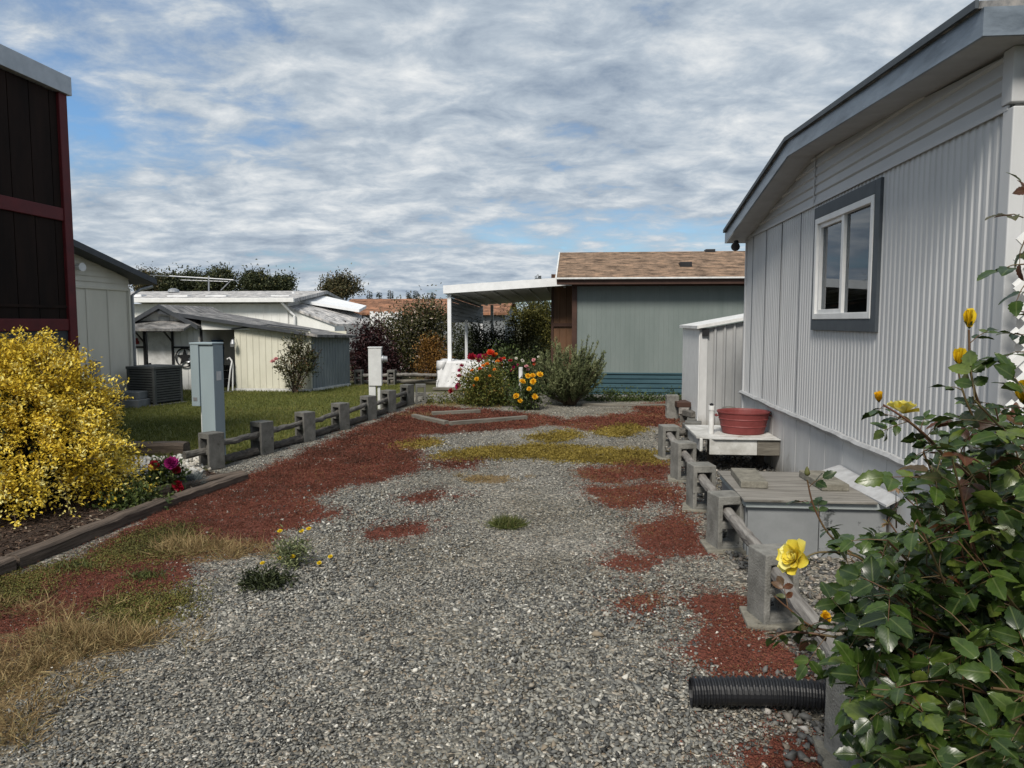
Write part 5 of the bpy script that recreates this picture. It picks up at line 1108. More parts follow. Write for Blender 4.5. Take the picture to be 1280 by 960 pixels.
# grey-green upright shrub
random.seed(33)
x0, Y = at(712,500,14.2)[0], 14.2
rs = thing('shrub', 'upright feathery grey green shrub in front of the green house', 'shrub', (x0,Y,0))
paths = []; LC = []; LD = []; LT = []
tips = [(735,422),(728,428),(748,428),(754,440),(720,432),(741,430),(700,432),(690,428),(684,440),(676,445),(670,458),(695,424),(710,436),(757,455),(755,470),(668,470),(746,445),(731,440),(705,440),(716,446),(680,455),(664,480)]
for k in range(120):
    if k < len(tips): tp = at(tips[k][0],tips[k][1]-1,Y+random.uniform(-.3,.3))
    else:
        w = random.uniform(0,2*math.pi); e = random.uniform(.2,1); tp = (x0+.68*math.cos(w)*random.uniform(.35,1.0),Y+.6*math.sin(w),.25+.9*e*random.uniform(.7,1))
    bs = Vector((x0+random.uniform(-.13,.13),Y+random.uniform(-.13,.13),.02)); tv = Vector(tp); md = bs.lerp(tv,.5)+Vector(((tv.x-bs.x)*.14,(tv.y-bs.y)*.14,-.05)); p = []
    for i_ in range(9):
        t = i_/8; p.append(bs*(1-t)**2+md*2*t*(1-t)+tv*t*t)
    paths.append(p); sub = [p]
    for q_ in range(4):                      # side shoots
        i0 = random.randint(3,6); a = p[i0]; d = (p[i0+1]-p[i0-1]).normalized()+Vector((random.uniform(-.45,.45),random.uniform(-.45,.45),.15)); L_ = random.uniform(.12,.26); sub.append([a+d*L_*t_/4 for t_ in range(5)]); paths.append(sub[-1])
    hue = .12*((k*7)%5-2)
    for sp_ in sub:
        m_ = len(sp_)
        for i_ in range(1,m_):
            if sp_ is p and i_ < 3: continue
            a, c_ = np.array(sp_[i_-1]), np.array(sp_[i_]); q = int(34 if sp_ is p else 16); tt = rng.random(q); pp = a+(c_-a)*tt[:,None]+rng.normal(size=(q,3))*.008; d = (c_-a)/np.linalg.norm(c_-a)
            LC.append(pp); LD.append(d*1.1+.55*rng.normal(size=(q,3))); LT.append(np.clip(.25+.5*(i_/m_)**2+hue+.16*rng.normal(size=q),0,1))
stems('stem', paths, .008, m_twig, rs); C = np.concatenate(LC); C[:,2] = np.maximum(C[:,2],.02); n = len(C)
leaves('foliage', rs, C, np.concatenate(LD), rng.normal(size=(n,3)), .05*(.6+.8*rng.random(n)), .012, np.concatenate(LT), m_grey)

# small rose at the cream shed
random.seed(12); x0, Y = at(368,490,15.9)[0], 15.9
m_olv = leafmat('olive_leaf', [(0,(.02,.025,.01)),(.5,(.06,.065,.025)),(.85,(.11,.10,.04)),(1,(.14,.075,.04))], rough=.5, trans=.2)
t = thing('rose_shrub', 'leggy rose shrub with two pink blooms against the cream metal shed', 'rose bush', (x0,Y,0)); ps = []
for (px,py) in [(345,452),(352,448),(360,428),(368,420),(378,419),(387,428),(395,433),(403,436),(350,440),(375,440),(384,446),(392,455),(362,455)]: ps.append(arc((x0+random.uniform(-.06,.06),Y,0),at(px,py,Y+random.uniform(-.2,.15)),.05,6,.02))
stems('stem', ps, .016, m_bark, t)
foliage('foliage', t, [(at(372,435,Y),(.36,.25,.33)),(at(362,462,Y),(.25,.2,.25)),(at(384,455,Y),(.3,.25,.35)),(at(350,455,Y),(.12,.12,.12)),(at(372,476,Y),(.2,.2,.2))], 2600, .06, m_olv, clump=.05, per=12, shell=.1)
for (px,py) in ((345,449),(341,452)): petal_ball('flower', t, at(px,py,Y-.1), .06, m_pink)

# small bed plants at left
random.seed(14); Y = 6.55; x0 = at(208,625,Y)[0]
t = thing('dahlia', 'dark green dahlia with magenta and dark red blooms at the planting bed edge', 'dahlia', (x0,Y,0)); ps = []
for (px,py,m_,r) in ((214,579,m_purp,.065),(193,582,m_crim,.05),(221,588,m_crim,.04),(221.5,607,m_crim,.05),(202,613,m_crim,.05),(226,611,m_crim,.035)):
    c = at(px,py,Y+random.uniform(-.12,.06)); ps.append(arc((x0+random.uniform(-.05,.05),Y,.0),c,.03,5,.01)); petal_ball('flower', t, c, r, m_, (random.uniform(-.2,.3),-.7,.6), 5, 12)
stems('stem', ps, .007, m_stem, t); foliage('foliage', t, [((x0,Y,.12),(.16,.14,.11)),((x0-.1,Y-.05,.06),(.16,.12,.06)),((x0+.02,Y,.22),(.1,.1,.08))], 900, .06, m_mid, clump=.05, per=10, shell=.2)
Y = 6.75; x0 = at(238,615,Y)[0]; t = thing('fescue', 'small tuft of blue grey fescue beside the magenta dahlia', 'ornamental grass', (x0,Y,0)); n = 1500
m_fes = leafmat('fescue_blade', [(0,(.06,.075,.075)),(1,(.17,.2,.205))], rough=.6, trans=.15)
d = rng.normal(size=(n,3)); d[:,2] = np.abs(d[:,2])*.8+.35
leaves('foliage', t, np.array([x0,Y,.02])+rng.normal(size=(n,3))*np.array([.03,.03,.005]), d, rng.normal(size=(n,3)), .17*(.6+.5*rng.random(n)), .004, rng.random(n), m_fes, curl=.3)
x0, y0_ = gr(170,645); t = thing('weed_clump', 'low leafy weeds under the right side of the golden bush', 'weeds', (x0-.1,y0_+.3,0)); foliage('foliage', t, [((x0-.15,y0_+.25,.06),(.3,.16,.08))], 800, .05, m_mid, clump=.05, per=10)

# weeds in the gravel
x0, y0_ = gr(365,708); t = thing('dandelion', 'upright yellow flowered weed growing in the gravel', 'weed', (x0,y0_,0)); ps = []
m_yel2 = leafmat('yellow_petal', [(0,(.6,.42,.01)),(1,(.8,.62,.03))], trans=.3)
random.seed(9)
for (px,py) in ((350,664),(377,664),(386,661),(350,698),(366,696),(328,704),(399,704),(413,696)):
    c = at(px,py,y0_+random.uniform(-.06,.06)); ps.append(arc((x0+random.uniform(-.03,.03),y0_,0),c,.02,5,.008)); petal_ball('flower', t, c, .017, m_yel2, (0,-.4,1), 3, 10)
for _ in range(16): ps.append(arc((x0,y0_,0),(x0+random.uniform(-.12,.12),y0_+random.uniform(-.08,.08),random.uniform(.1,.24)),.01,4,.008))
stems('stem', ps, .0028, m_stem, t); foliage('foliage', t, [((x0,y0_,.06),(.09,.08,.07)),((x0,y0_,.12),(.1,.06,.08))], 620, .035, m_grey, asp=.25, clump=.03, per=8, shell=.1)
x0, y0_ = gr(333,732); t = thing('dandelion', 'flat dark green weed with one yellow flower in the gravel', 'weed', (x0,y0_,0)); foliage('foliage', t, [((x0,y0_,.02),(.13,.09,.025))], 900, .04, m_dkleaf, asp=.3, clump=.03, per=9, zmin=.008); petal_ball('flower', t, at(311,739,y0_-.02), .014, m_yel2, (0,-.3,1), 3, 10)
x0, y0_ = gr(634,658); t = thing('grass_tuft', 'small green grass tuft alone in the middle of the gravel', 'grass tuft', (x0,y0_,0)); n = 1500
m_tuft = leafmat('tuft_blade', [(0,(.04,.055,.015)),(.7,(.10,.12,.03)),(1,(.2,.18,.08))], rough=.6, trans=.25)
d = rng.normal(size=(n,3)); d[:,2] = np.abs(d[:,2])*.7+.25
leaves('foliage', t, np.array([x0,y0_,.004])+rng.normal(size=(n,3))*np.array([.055,.05,.002])*np.array([1,1,0])+np.array([0,0,.003]), d, rng.normal(size=(n,3)), .085*(.5+.7*rng.random(n)), .005, rng.random(n), m_tuft, curl=.35)
for (px,py,l) in ((180,722,'little bright green grass tuft in the red moss near the golden bush'),(92,710,'low bright green clover patch below the long edging timber')):
    x0, y0_ = gr(px,py); t = thing('grass_tuft', l, 'grass tuft', (x0,y0_,0)); n = 260; d = rng.normal(size=(n,3)); d[:,2] = np.abs(d[:,2])+.2
    leaves('foliage', t, np.array([x0,y0_,.004])+rng.normal(size=(n,3))*np.array([.07,.05,0]), d, rng.normal(size=(n,3)), .05*(.5+.7*rng.random(n)), .006, rng.random(n), m_tuft)

# shrubs beyond the lawn
m_purpleaf = leafmat('dark_red_leaf', [(0,(.012,.006,.007)),(.6,(.032,.012,.013)),(1,(.06,.02,.02))], rough=.5, trans=.15)
m_flower_sh = leafmat('mixed_shrub_leaf', [(0,(.02,.024,.009)),(.45,(.06,.06,.022)),(.8,(.11,.105,.04)),(.92,(.14,.11,.05)),(1,(.45,.36,.3))], rough=.5, trans=.2)
m_rust = leafmat('rust_leaf', [(0,(.05,.025,.008)),(.5,(.16,.075,.015)),(1,(.28,.15,.03))], rough=.6, trans=.25)
m_ygreen = leafmat('yellow_green_leaf', [(0,(.025,.028,.006)),(.5,(.075,.075,.016)),(1,(.16,.14,.03))], rough=.6, trans=.2)
def shrub(name, label, Y, blobs, n, ln, mat, base_px, trunk=True, **kw):
    x0 = at(base_px,480,Y)[0]; t = thing(name, label, 'shrub', (x0,Y,0))
    bl = []
    for (px,py,rx,rz) in blobs:
        c = at(px,py,Y+random.uniform(-.2,.3)); s = Y/935; bl.append((c,(rx*s,rx*s*.8,rz*s)))
    ps = []
    for c,r in bl:
        for _ in range(4): ps.append(arc((x0+random.uniform(-.2,.2),Y,0),(c[0]+random.uniform(-.6,.6)*r[0],c[1]+random.uniform(-.6,.6)*r[1],c[2]+random.uniform(0,.8)*r[2]),.05,5,.05))
    stems('stem', ps, .025, m_bark, t); foliage('foliage', t, bl, n, ln, mat, per=22, **kw); return t
random.seed(40)
shrub('smoke_bush', 'dark purple red shrub behind the right end of cream shed', 20.2, [(462,430,26,26),(455,455,22,22),(478,455,22,26),(470,465,30,16)], 9000, .09, m_purpleaf, 465, clump=.14, shell=.2)
shrub('flowering_shrub', 'large sprawling olive green shrub in front of the white lattice', 21.5, [(490,420,26,22),(512,402,24,24),(535,395,26,18),(545,415,24,30),(520,435,30,26),(500,448,30,18),(545,450,22,26),(475,408,12,14)], 13000, .085, m_flower_sh, 520, clump=.16, shell=.2)
shrub('rust_shrub', 'rusty orange brown shrub left of the carport post', 19.2, [(540,440,15,22),(548,455,16,16),(532,460,12,12)], 4500, .06, m_rust, 541, clump=.09, shell=.2)
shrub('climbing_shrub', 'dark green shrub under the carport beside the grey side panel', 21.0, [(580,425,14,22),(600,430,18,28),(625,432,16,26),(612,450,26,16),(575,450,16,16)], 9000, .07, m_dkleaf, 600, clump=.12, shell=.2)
shrub('conifer_shrub', 'yellow green rounded shrub seen through the carport', 22.5, [(645,430,20,34),(662,425,16,32),(634,445,16,20),(655,455,22,14)], 9000, .06, m_ygreen, 650, clump=.1, shell=.2)
shrub('rear_shrub', 'taller olive shrub at the back right under the carport', 27.0, [(668,398,20,22),(685,405,16,28),(650,395,14,14),(680,430,20,30)], 7000, .1, m_ygreen, 672, clump=.16, shell=.2)
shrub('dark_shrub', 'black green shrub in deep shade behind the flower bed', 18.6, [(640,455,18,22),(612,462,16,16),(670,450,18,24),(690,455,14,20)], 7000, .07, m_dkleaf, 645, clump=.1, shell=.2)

# trees beyond
m_tree = leafmat('tree_leaf', [(0,(.012,.017,.008)),(.5,(.035,.045,.018)),(.85,(.075,.085,.032)),(1,(.13,.12,.05))], rough=.6, trans=.15)
m_tree2 = leafmat('tree_leaf_autumn', [(0,(.02,.02,.01)),(.5,(.06,.06,.025)),(.85,(.12,.10,.045)),(1,(.2,.14,.07))], rough=.6, trans=.15)
m_fir = leafmat('fir_needle', [(0,(.012,.02,.012)),(.6,(.035,.05,.03)),(1,(.07,.09,.05))], rough=.7, trans=.1)
def tree(label, Y, px, pyt, blobs, n, mat, ln=.35, name='tree'):
    n = int(n*3.2); ln *= .62; blobs = [(a,b_,c_*.92,d_*.9) for a,b_,c_,d_ in blobs]
    x0 = at(px,400,Y)[0]; t = thing(name, label, 'tree', (x0,Y,-.02), 0, 'trees beyond the roofs'); bl = []; b = MB()
    top = at(px,pyt,Y)[2]; b.tube(arc((x0,Y,-.02),(x0+.2,Y,top*.75),0,4,.1), [.28,.24,.18,.12,.06], 7)
    for (bx,by,rx,rz) in blobs:
        c = at(bx,by,Y+random.uniform(-1,1)); s = Y/935; bl.append((c,(rx*s,rx*s,rz*s))); b.tube(arc((x0,Y,top*.35),c,.2,4,.1), [.12,.1,.08,.05,.03], 5)
    b.build('trunk', m_bark, t); foliage('crown', t, bl, n, ln, mat, per=18, clump=.30, shell=.25, asp=.6, up=.2); return t
random.seed(50)
tree('bare topped autumn tree just right of the beige home eave', 62, 182, 337, [(180,345,9,7),(189,350,8,9),(176,356,8,8),(184,360,10,6)], 900, m_tree2, .3)
tree('broad dark tree behind the left part of the television antenna', 66, 208, 343, [(205,354,13,9),(218,352,10,8),(198,358,10,8),(212,362,16,8)], 2200, m_tree)
tree('dark tree behind the middle of the television antenna', 68, 238, 341, [(238,350,13,8),(228,355,12,9),(250,354,12,9),(240,362,18,8)], 2400, m_tree)
tree('spiky topped tree behind the right end of the television antenna', 66, 272, 336, [(268,344,8,8),(280,344,9,8),(274,352,14,9),(262,358,12,8),(285,358,11,8)], 2200, m_tree)
tree('rounded tree standing apart just right of the antenna', 66, 315, 340, [(312,348,9,7),(325,347,10,6),(308,356,8,9),(322,357,14,9),(333,358,8,8)], 2000, m_tree)
tree('low tree at the right end of the left tree row', 68, 355, 346, [(347,354,9,7),(360,352,8,6),(352,360,14,7)], 1400, m_tree)
tree('single yellow green tree above the brown far roof end', 60, 425, 346, [(415,356,9,7),(430,351,9,6),(441,359,9,7),(424,363,14,8),(408,364,7,6)], 1700, m_tree2, .3)
for (px,py,wd_,l) in ((462,364,5,'leftmost'),(474,365,5,'second from left'),(488,363,6,'third from left'),(511,365,5,'fourth from left'),(520,363,6,'fifth from left'),(541,365,6,'rightmost')):
    Y = 80; c = at(px,py,Y); x0 = c[0]; t = thing('fir_tree', l+' of the six small firs showing above the far brown roof', 'tree', (x0,Y,-.02), 0, 'firs above the far roof')
    MB().tube([(x0,Y,-.02),(x0,Y,c[2])], [.2,.03], 6).build('trunk', m_bark, t); CC = []; DD = []
    for k in range(900):
        u = random.random()**.7; w = random.uniform(0,6.28); rr2 = (.1+u*wd_*Y/935*1.3)*random.uniform(.2,1); CC.append((x0+rr2*math.cos(w),Y+rr2*math.sin(w),c[2]-u*(c[2]-.6)-rr2*.1)); DD.append((math.cos(w),math.sin(w),-.15+random.uniform(-.3,.3)))
    leaves('crown', t, np.array(CC), np.array(DD), rng.normal(size=(900,3))*.3+np.array([0,0,1]), .3, .1, rng.random(900), m_fir)
Y = 85; c = at(673,343,Y); x0 = c[0]; t = thing('fir_tree', 'lone pointed fir tip above the carport roof', 'tree', (x0,Y,-.02), 0, 'firs above the far roof'); MB().tube([(x0,Y,-.02),(x0,Y,c[2])], [.25,.02], 6).build('trunk', m_bark, t); CC = []; DD = []
for k in range(2200):
    u = random.random()**.6; w = random.uniform(0,6.28); rr2 = (.03+u*2.2)*random.uniform(.2,1); CC.append((x0+rr2*math.cos(w),Y+rr2*math.sin(w),c[2]-u*(c[2]-.6)-rr2*.1)); DD.append((math.cos(w),math.sin(w),-.1+random.uniform(-.3,.3)))
leaves('crown', t, np.array(CC), np.array(DD), rng.normal(size=(2200,3))*.3+np.array([0,0,1]), .4, .14, rng.random(2200), m_fir)

# ------------------------------------------------------------------ yellow rose bush at the right
random.seed(77)
m_rleaf = leafmat('rose_leaf', [(0,(.006,.014,.004)),(.35,(.017,.036,.007)),(.7,(.044,.078,.012)),(.92,(.10,.135,.024)),(1,(.14,.14,.04))], rough=.30, trans=.13, spec=.42, veins=(.12,.15,.05))
m_bronze = leafmat('bronze_leaf', [(0,(.07,.03,.014)),(.5,(.10,.035,.018)),(.7,(.07,.06,.018)),(1,(.06,.08,.02))], rough=.4, trans=.2, spec=.4, veins=(.14,.10,.05))
m_rpet = leafmat('lemon_petal', [(0,(.72,.52,.03)),(.5,(.82,.70,.10)),(1,(.85,.80,.32))], rough=.5, trans=.35)
m_rpet2 = leafmat('golden_petal', [(0,(.75,.38,.008)),(1,(.85,.58,.03))], rough=.5, trans=.3)
m_bud = leafmat('bud_petal', [(0,(.62,.38,.005)),(1,(.8,.6,.03))], rough=.45, trans=.25)
m_sepal = leafmat('sepal', [(0,(.07,.10,.025)),(.6,(.14,.13,.05)),(1,(.30,.17,.12))], rough=.6, trans=.2)
RBX, RBY = 1.42, 1.95
rb = thing('rose_bush', 'tall rose bush with yellow blooms leaning over the right fence', 'rose bush', (RBX,RBY,0))
RP_ = []; LC = []; LD = []; LU = []; LL = []; LT = []; BR = [[],[],[],[]]
def compound(p, d, size, tint, bronze=False, n5=5):
    # rose leaf: terminal leaflet and pairs on a rachis
    p = np.array(p, float); d = np.array(d, float); d /= np.linalg.norm(d); up = np.array([0,0,1.])+rng.normal(size=3)*.35; s = np.cross(d,up); s /= np.linalg.norm(s); u = np.cross(s,d)
    rl_ = size*(1.7 if n5 == 5 else 1.05); e = p+d*rl_-np.array([0,0,.12*rl_]); RP_.append(([tuple(p),tuple((p+e)/2+u*.004),tuple(e)], .0014))
    items = [(e, d-.25*u, size)]
    for t, sz in (((.45,.8),(.85,.95)) if n5 == 5 else ((.55,.9),)):
        q = p+(e-p)*t
        for sg in (1,-1): items.append((q, s*sg*.85+d*.5-.1*u, size*sz))
    for (q,dd,sz) in items:
        dd = dd+rng.normal(size=3)*.14; uu = u+rng.normal(size=3)*.3; sz *= random.uniform(.85,1.12)
        if bronze: BR[0].append(q); BR[1].append(dd); BR[2].append(uu); BR[3].append(sz)
        else: LC.append(q); LD.append(dd); LU.append(uu); LL.append(sz); LT.append(min(.9,max(0,tint+random.gauss(0,.16))))
def cane(pts, r0=.006, size=.05, start=.35, step=.05, tint=.5, bronze_tip=False, dens=1.0):
    P = [np.array(p) for p in pts]
    # smooth resample
    Q = []
    for k in range(len(P)-1):
        a = P[max(k-1,0)]; b_ = P[k]; c = P[k+1]; d = P[min(k+2,len(P)-1)]
        for t in np.linspace(0,1,6,endpoint=False): Q.append(.5*((2*b_)+(-a+c)*t+(2*a-5*b_+4*c-d)*t*t+(-a+3*b_-3*c+d)*t**3))
    Q.append(P[-1]); RP_.append(([tuple(q) for q in Q], r0))
    L_ = [0]
    for k in range(1,len(Q)): L_.append(L_[-1]+np.linalg.norm(Q[k]-Q[k-1]))
    T_ = L_[-1]; s = T_*start; w = random.uniform(0,6.28)
    while s < T_-.01:
        k = min(next(i for i in range(len(L_)) if L_[i] >= s), len(Q)-1); p = Q[k]; tdir = Q[k]-Q[k-1]; tdir /= np.linalg.norm(tdir)+1e-9
        w += 2.4; a = np.cross(tdir,[.2,.3,.93]); a /= np.linalg.norm(a); b_ = np.cross(tdir,a); d = a*math.cos(w)+b_*math.sin(w)+tdir*.55+np.array([0,0,.12])
        if random.random() < dens: compound(p, d, size*random.uniform(.75,1.15), tint, bronze_tip and s > T_*.86, random.choice((5,5,3)))
        s += step*random.uniform(.7,1.3)
def bud(c, d, r, mat=m_bud, sep=True, name='rosebud'):
    if mat is m_bud: return rose(np.array(c)-np.array(d)/np.linalg.norm(d)*r*.95, r*2.35, m_bud, d, -.45, 'rosebud')
    c = np.array(c,float); d = np.array(d,float); d /= np.linalg.norm(d); a = np.cross(d,[.3,.8,.2]); a /= np.linalg.norm(a); b_ = np.cross(d,a)
    prof = [(.02,-1.0),(.5,-.85),(.76,-.4),(.74,.05),(.58,.5),(.38,.95),(.2,1.3),(.04,1.38)]; n_ = 20; vs = []; fs = []
    for j,(q,z) in enumerate(prof):
        for k in range(n_):
            w = 2*math.pi*k/n_; rr2 = r*q*(1+.22*(((3*w/6.2832+j*.17) % 1)-.4)*min(1,(j+1)/3)); vs.append(tuple(c+a*rr2*math.cos(w)+b_*rr2*math.sin(w)+d*r*1.15*z))
    for j in range(len(prof)-1):
        for k in range(n_): fs.append((j*n_+k,j*n_+(k+1)%n_,(j+1)*n_+(k+1)%n_,(j+1)*n_+k))
    V_ = np.array(vs); o = npmesh(name, V_, np.array(fs), mat, rb, tint=np.tile(np.linspace(.2,.9,n_),len(prof)), smooth=True)
    if sep:
        n5 = 5; ws = np.arange(n5)*2*np.pi/n5; rad = a[None]*np.cos(ws)[:,None]+b_[None]*np.sin(ws)[:,None]
        leaves('sepal', o, np.repeat((c-d*r*1.1)[None],n5,0), rad*.75+d[None]*.75, d[None]-rad, r*1.25, r*.5, rng.random(n5)*.5, m_sepal, rich=True)
    return o
def rose(c, r, mat, nrm, open_=1.0, name='rose_flower'):
    c = np.array(c,float); nrm = np.array(nrm,float); nrm /= np.linalg.norm(nrm); a = np.cross(nrm,[.3,.2,.9]); a /= np.linalg.norm(a); b_ = np.cross(nrm,a)
    VV = []; FF = []; TT = []; o = 0; g_ = 5; ring = [(6,1.0,14),(6,.94,32),(6,.84,48),(5,.7,60),(5,.56,70),(4,.42,80)] if open_ > .5 else [(3,1.0,34),(4,.97,42),(3,.9,50),(3,.8,60)]
    for l,(n_,ln,el) in enumerate(ring):
        for k in range(n_):
            w = 2*math.pi*(k+.37*l)/n_+random.uniform(-.15,.15); e = math.radians(min(83, el+(1-open_)*45)+random.uniform(-6,6)*(1 if open_ > .5 else .5)); rad = a*math.cos(w)+b_*math.sin(w); s = np.cross(nrm,rad)
            d = rad*math.cos(e)+nrm*math.sin(e); u = nrm*math.cos(e)-rad*math.sin(e); Lp = r*ln*random.uniform(.9,1.08); wd_ = Lp*(random.uniform(.58,.8) if open_ > .5 else .62); tn = random.uniform(.15,.85)
            for i_ in range(g_):
                t = i_/(g_-1); wt = (.25+.75*math.sin(min(1,t*1.15)*math.pi*.62))*wd_*(1-.25*max(0,t-.75)/.25)
                for j_ in range(g_):
                    v = j_/(g_-1)*2-1; cup = .32*v*v*wd_*(.5+.5*t)-.2*Lp*max(0,t-.55)**2*4*(.35 if l < 2 else .1)
                    p = c+d*Lp*t+s*v*wt*.5*1.15+u*(cup+.02*r*math.sin(5*v+k))-nrm*0; VV.append(p); TT.append(min(1,max(0,tn+.3*(t-.5))))
            for i_ in range(g_-1):
                for j_ in range(g_-1): FF.append((o+i_*g_+j_,o+i_*g_+j_+1,o+(i_+1)*g_+j_+1,o+(i_+1)*g_+j_))
            o += g_*g_
    f = npmesh(name, np.array(VV), np.array(FF), mat, rb, tint=np.array(TT), smooth=True)
    n5 = 5; ws = np.arange(n5)*2*np.pi/n5; rad = a[None]*np.cos(ws)[:,None]+b_[None]*np.sin(ws)[:,None]
    leaves('sepal', f, np.repeat((c-nrm*r*.12)[None],n5,0), rad*(1 if open_ > .5 else .45)-(.5 if open_ > .5 else -.8)*nrm[None], nrm[None]+rad*.3, r*.6, r*.2, rng.random(n5)*.5, m_sepal, rich=True); return f
def B(px,py,Y): return np.array(at(px,py,Y))
base = lambda: np.array([RBX+random.uniform(-.12,.12), RBY+random.uniform(-.15,.15), 0])
# the canes that stand out in the photo
cane([base(),B(1290,640,1.85),B(1240,540,1.8),B(1216,480,1.75),B(1211,412,1.75)], .005, .036, .62, .075, .45, dens=.8); bud(B(1212,400,1.75),(0,0,1),.0165)
cane([B(1245,570,1.8),B(1212,512,1.75),B(1199,470,1.75),B(1199,456,1.75)], .003, .034, .2, .045, .45); bud(B(1200,449,1.75),(-.1,-.1,1),.0165)
cane([base(),B(1240,660,1.95),B(1180,570,1.95),B(1140,530,1.9),B(1104,506,1.9)], .0055, .045, .5, .06, .5); rose(B(1099,498,1.9)+np.array([0,0,-.008]),.027,m_rpet2,(-.25,-.35,.9),.25)
cane([B(1180,570,1.95),B(1150,540,2.0),B(1133,522,2.0)], .003, .045, .1, .05, .5); rose(B(1129,517,2.0),.042,m_rpet,(.1,.15,.95),.8)
cane([base(),B(1160,760,2.0),B(1085,705,2.05),B(1040,672,2.05),B(1018,635,2.05),B(1009,600,2.05)], .0045, .042, .45, .055, .42); bud(B(1009,590,2.05),(-.05,0,1),.0095,m_sepal,True)
cane([base(),B(1150,760,1.95),B(1080,700,1.95),B(1030,690,1.95),B(1004,698,1.95)], .0045, .042, .55, .06, .45, dens=.75); rose(B(996,698,1.95),.05,m_rpet,(-.75,-.45,.35),.9)
cane([base(),B(1160,800,1.8),B(1080,790,1.75),B(1020,785,1.75),B(985,760,1.75),B(968,745,1.75)], .004, .042, .5, .055, .5, True)
cane([base(),B(1150,830,1.7),B(1060,800,1.7),B(990,790,1.72),B(965,800,1.72)], .004, .04, .6, .05, .6)
cane([base(),B(1200,900,1.5),B(1140,880,1.35),B(1090,868,1.28)], .0045, .06, .5, .07, .72)
cane([base(),B(1270,930,1.4),B(1200,950,1.25),B(1130,960,1.2)], .0045, .055, .45, .06, .7)
cane([base(),B(1330,900,1.35),B(1290,870,1.2),B(1240,860,1.15)], .0045, .058, .4, .06, .68)
cane([base(),B(1330,600,1.6),B(1320,420,1.55),B(1300,330,1.5),B(1285,280,1.5)], .005, .048, .5, .085, .5, True, .85)
cane([base(),B(1320,560,1.65),B(1300,440,1.6),B(1288,370,1.6)], .004, .045, .4, .08, .55)
cane([base(),B(1310,600,1.8),B(1290,520,1.75),B(1282,494,1.75)], .004, .045, .3, .06, .5); bud(B(1279,493,1.75),(-.2,-.2,1),.02)
# sprigs at the frame edge up to window height
for (px,py,Y,dx,dy,dz,sz,br) in ((1279,272,1.45,-.8,-.3,.15,.045,True),(1281,300,1.45,-.3,-.3,-.8,.042,True),(1283,330,1.42,-.9,-.2,-.1,.052,False),(1284,352,1.42,-.5,-.4,-.5,.045,False),(1286,250,1.48,-.4,-.2,.7,.04,True),(1282,440,1.5,-.8,-.4,.0,.055,False),(1268,455,1.5,-.7,-.3,.2,.055,False)):
    compound(B(px,py,Y)+np.array([.0,0,0]), (dx,dy,dz), sz, .5, br, 3)
for (px,py,Y) in ((1060,735,1.8),(1045,770,1.75),(1075,790,1.65),(1050,820,1.6),(1095,840,1.5),(1070,860,1.45),(1100,900,1.4),(1085,940,1.35),(1120,930,1.3),(1065,700,1.9),(1100,690,1.85),(1090,760,1.6),(1110,650,1.95),(1130,620,1.95),(1120,800,1.5),(1140,870,1.3),(1160,930,1.2),(1200,900,1.2),(1230,940,1.15),(1265,900,1.15),(1180,850,1.3)):
    bs = base(); tp = B(px,py,Y); cane([bs,bs+(tp-bs)*np.array([.5,.5,.66])+rng.normal(size=3)*.04,tp], .004, random.uniform(.044,.058), .5, .052, .42+.25*random.random())
# the mass of the bush
for k in range(140):
    u = random.random()
    px = random.uniform(1085,1340); lo = 545 if px > 1150 else 640
    if px > 1200: lo = 500
    py = random.uniform(lo, 985) if u < .85 else random.uniform(lo, lo+120); Y = random.uniform(1.35,2.5)-.25*(py > 800)*random.random()
    tp = B(px,py,Y)
    if tp[2] < .12: continue
    bs = base(); mid = bs+(tp-bs)*np.array([.5,.5,.62])+rng.normal(size=3)*.06
    cane([bs,mid,tp], random.uniform(.003,.0055), random.uniform(.040,.056), .38, .05, .28+.32*random.random()+.12*(Y < 1.7), random.random() < .07)
for k in range(20):                      # lower leaves inside the bush
    tp = np.array([RBX+random.uniform(-.55,.6), RBY+random.uniform(-.5,.5), random.uniform(.2,.8)]); bs = base(); cane([bs,(bs+tp)/2+np.array([0,0,.08]),tp], .004, .042, .3, .055, .22)
# spent blooms
for (px,py,Y) in ((1207,525,1.85),(1165,655,1.85),(1195,663,1.7),(1190,765,1.65),(1275,672,1.7),(1110,655,1.9),(1240,905,1.4),(1150,820,1.6),(1215,640,1.8),(1120,610,1.95),(1255,660,1.75)):
    c = B(px,py,Y); n_ = 7; ws = rng.random(n_)*6.28; d = np.stack([np.cos(ws),np.sin(ws)*.7-.3,rng.normal(size=n_)*.5-.1],1)
    s_ = leaves('spent_bloom', rb, np.repeat(c[None],n_,0), d, rng.normal(size=(n_,3))*.4+np.array([0,0,1]), .026*(.7+.6*rng.random(n_)), .008, .45+.55*rng.random(n_), m_sepal, rich=True)
    RP_.append(([tuple(c+np.array([.03,.06,-.12])),tuple(c+np.array([.01,.02,-.05])),tuple(c)], .002))
for (px,py,Y) in ((1146,838,1.55),(1133,800,1.6),(1207,474,1.78)): bud(B(px,py,Y),(random.uniform(-.3,.3),-.2,1),.011,m_sepal)
c = B(1030,772,1.85); rose(c,.018,m_rpet2,(.3,-.5,.4),.8)
b = MB()
for p, r in RP_:
    m_ = len(p); b.tube(p, [r*(1-.55*k/(m_-1)) for k in range(m_)], 6 if r > .002 else 4, False)
b.build('stem', m_rosestem, rb, smooth=True)
leaves('foliage', rb, np.array(LC), np.array(LD), np.array(LU), np.array(LL), np.array(LL)*.60, np.array(LT), m_rleaf, fold=.14, curl=.16, rich=True, smooth=True)
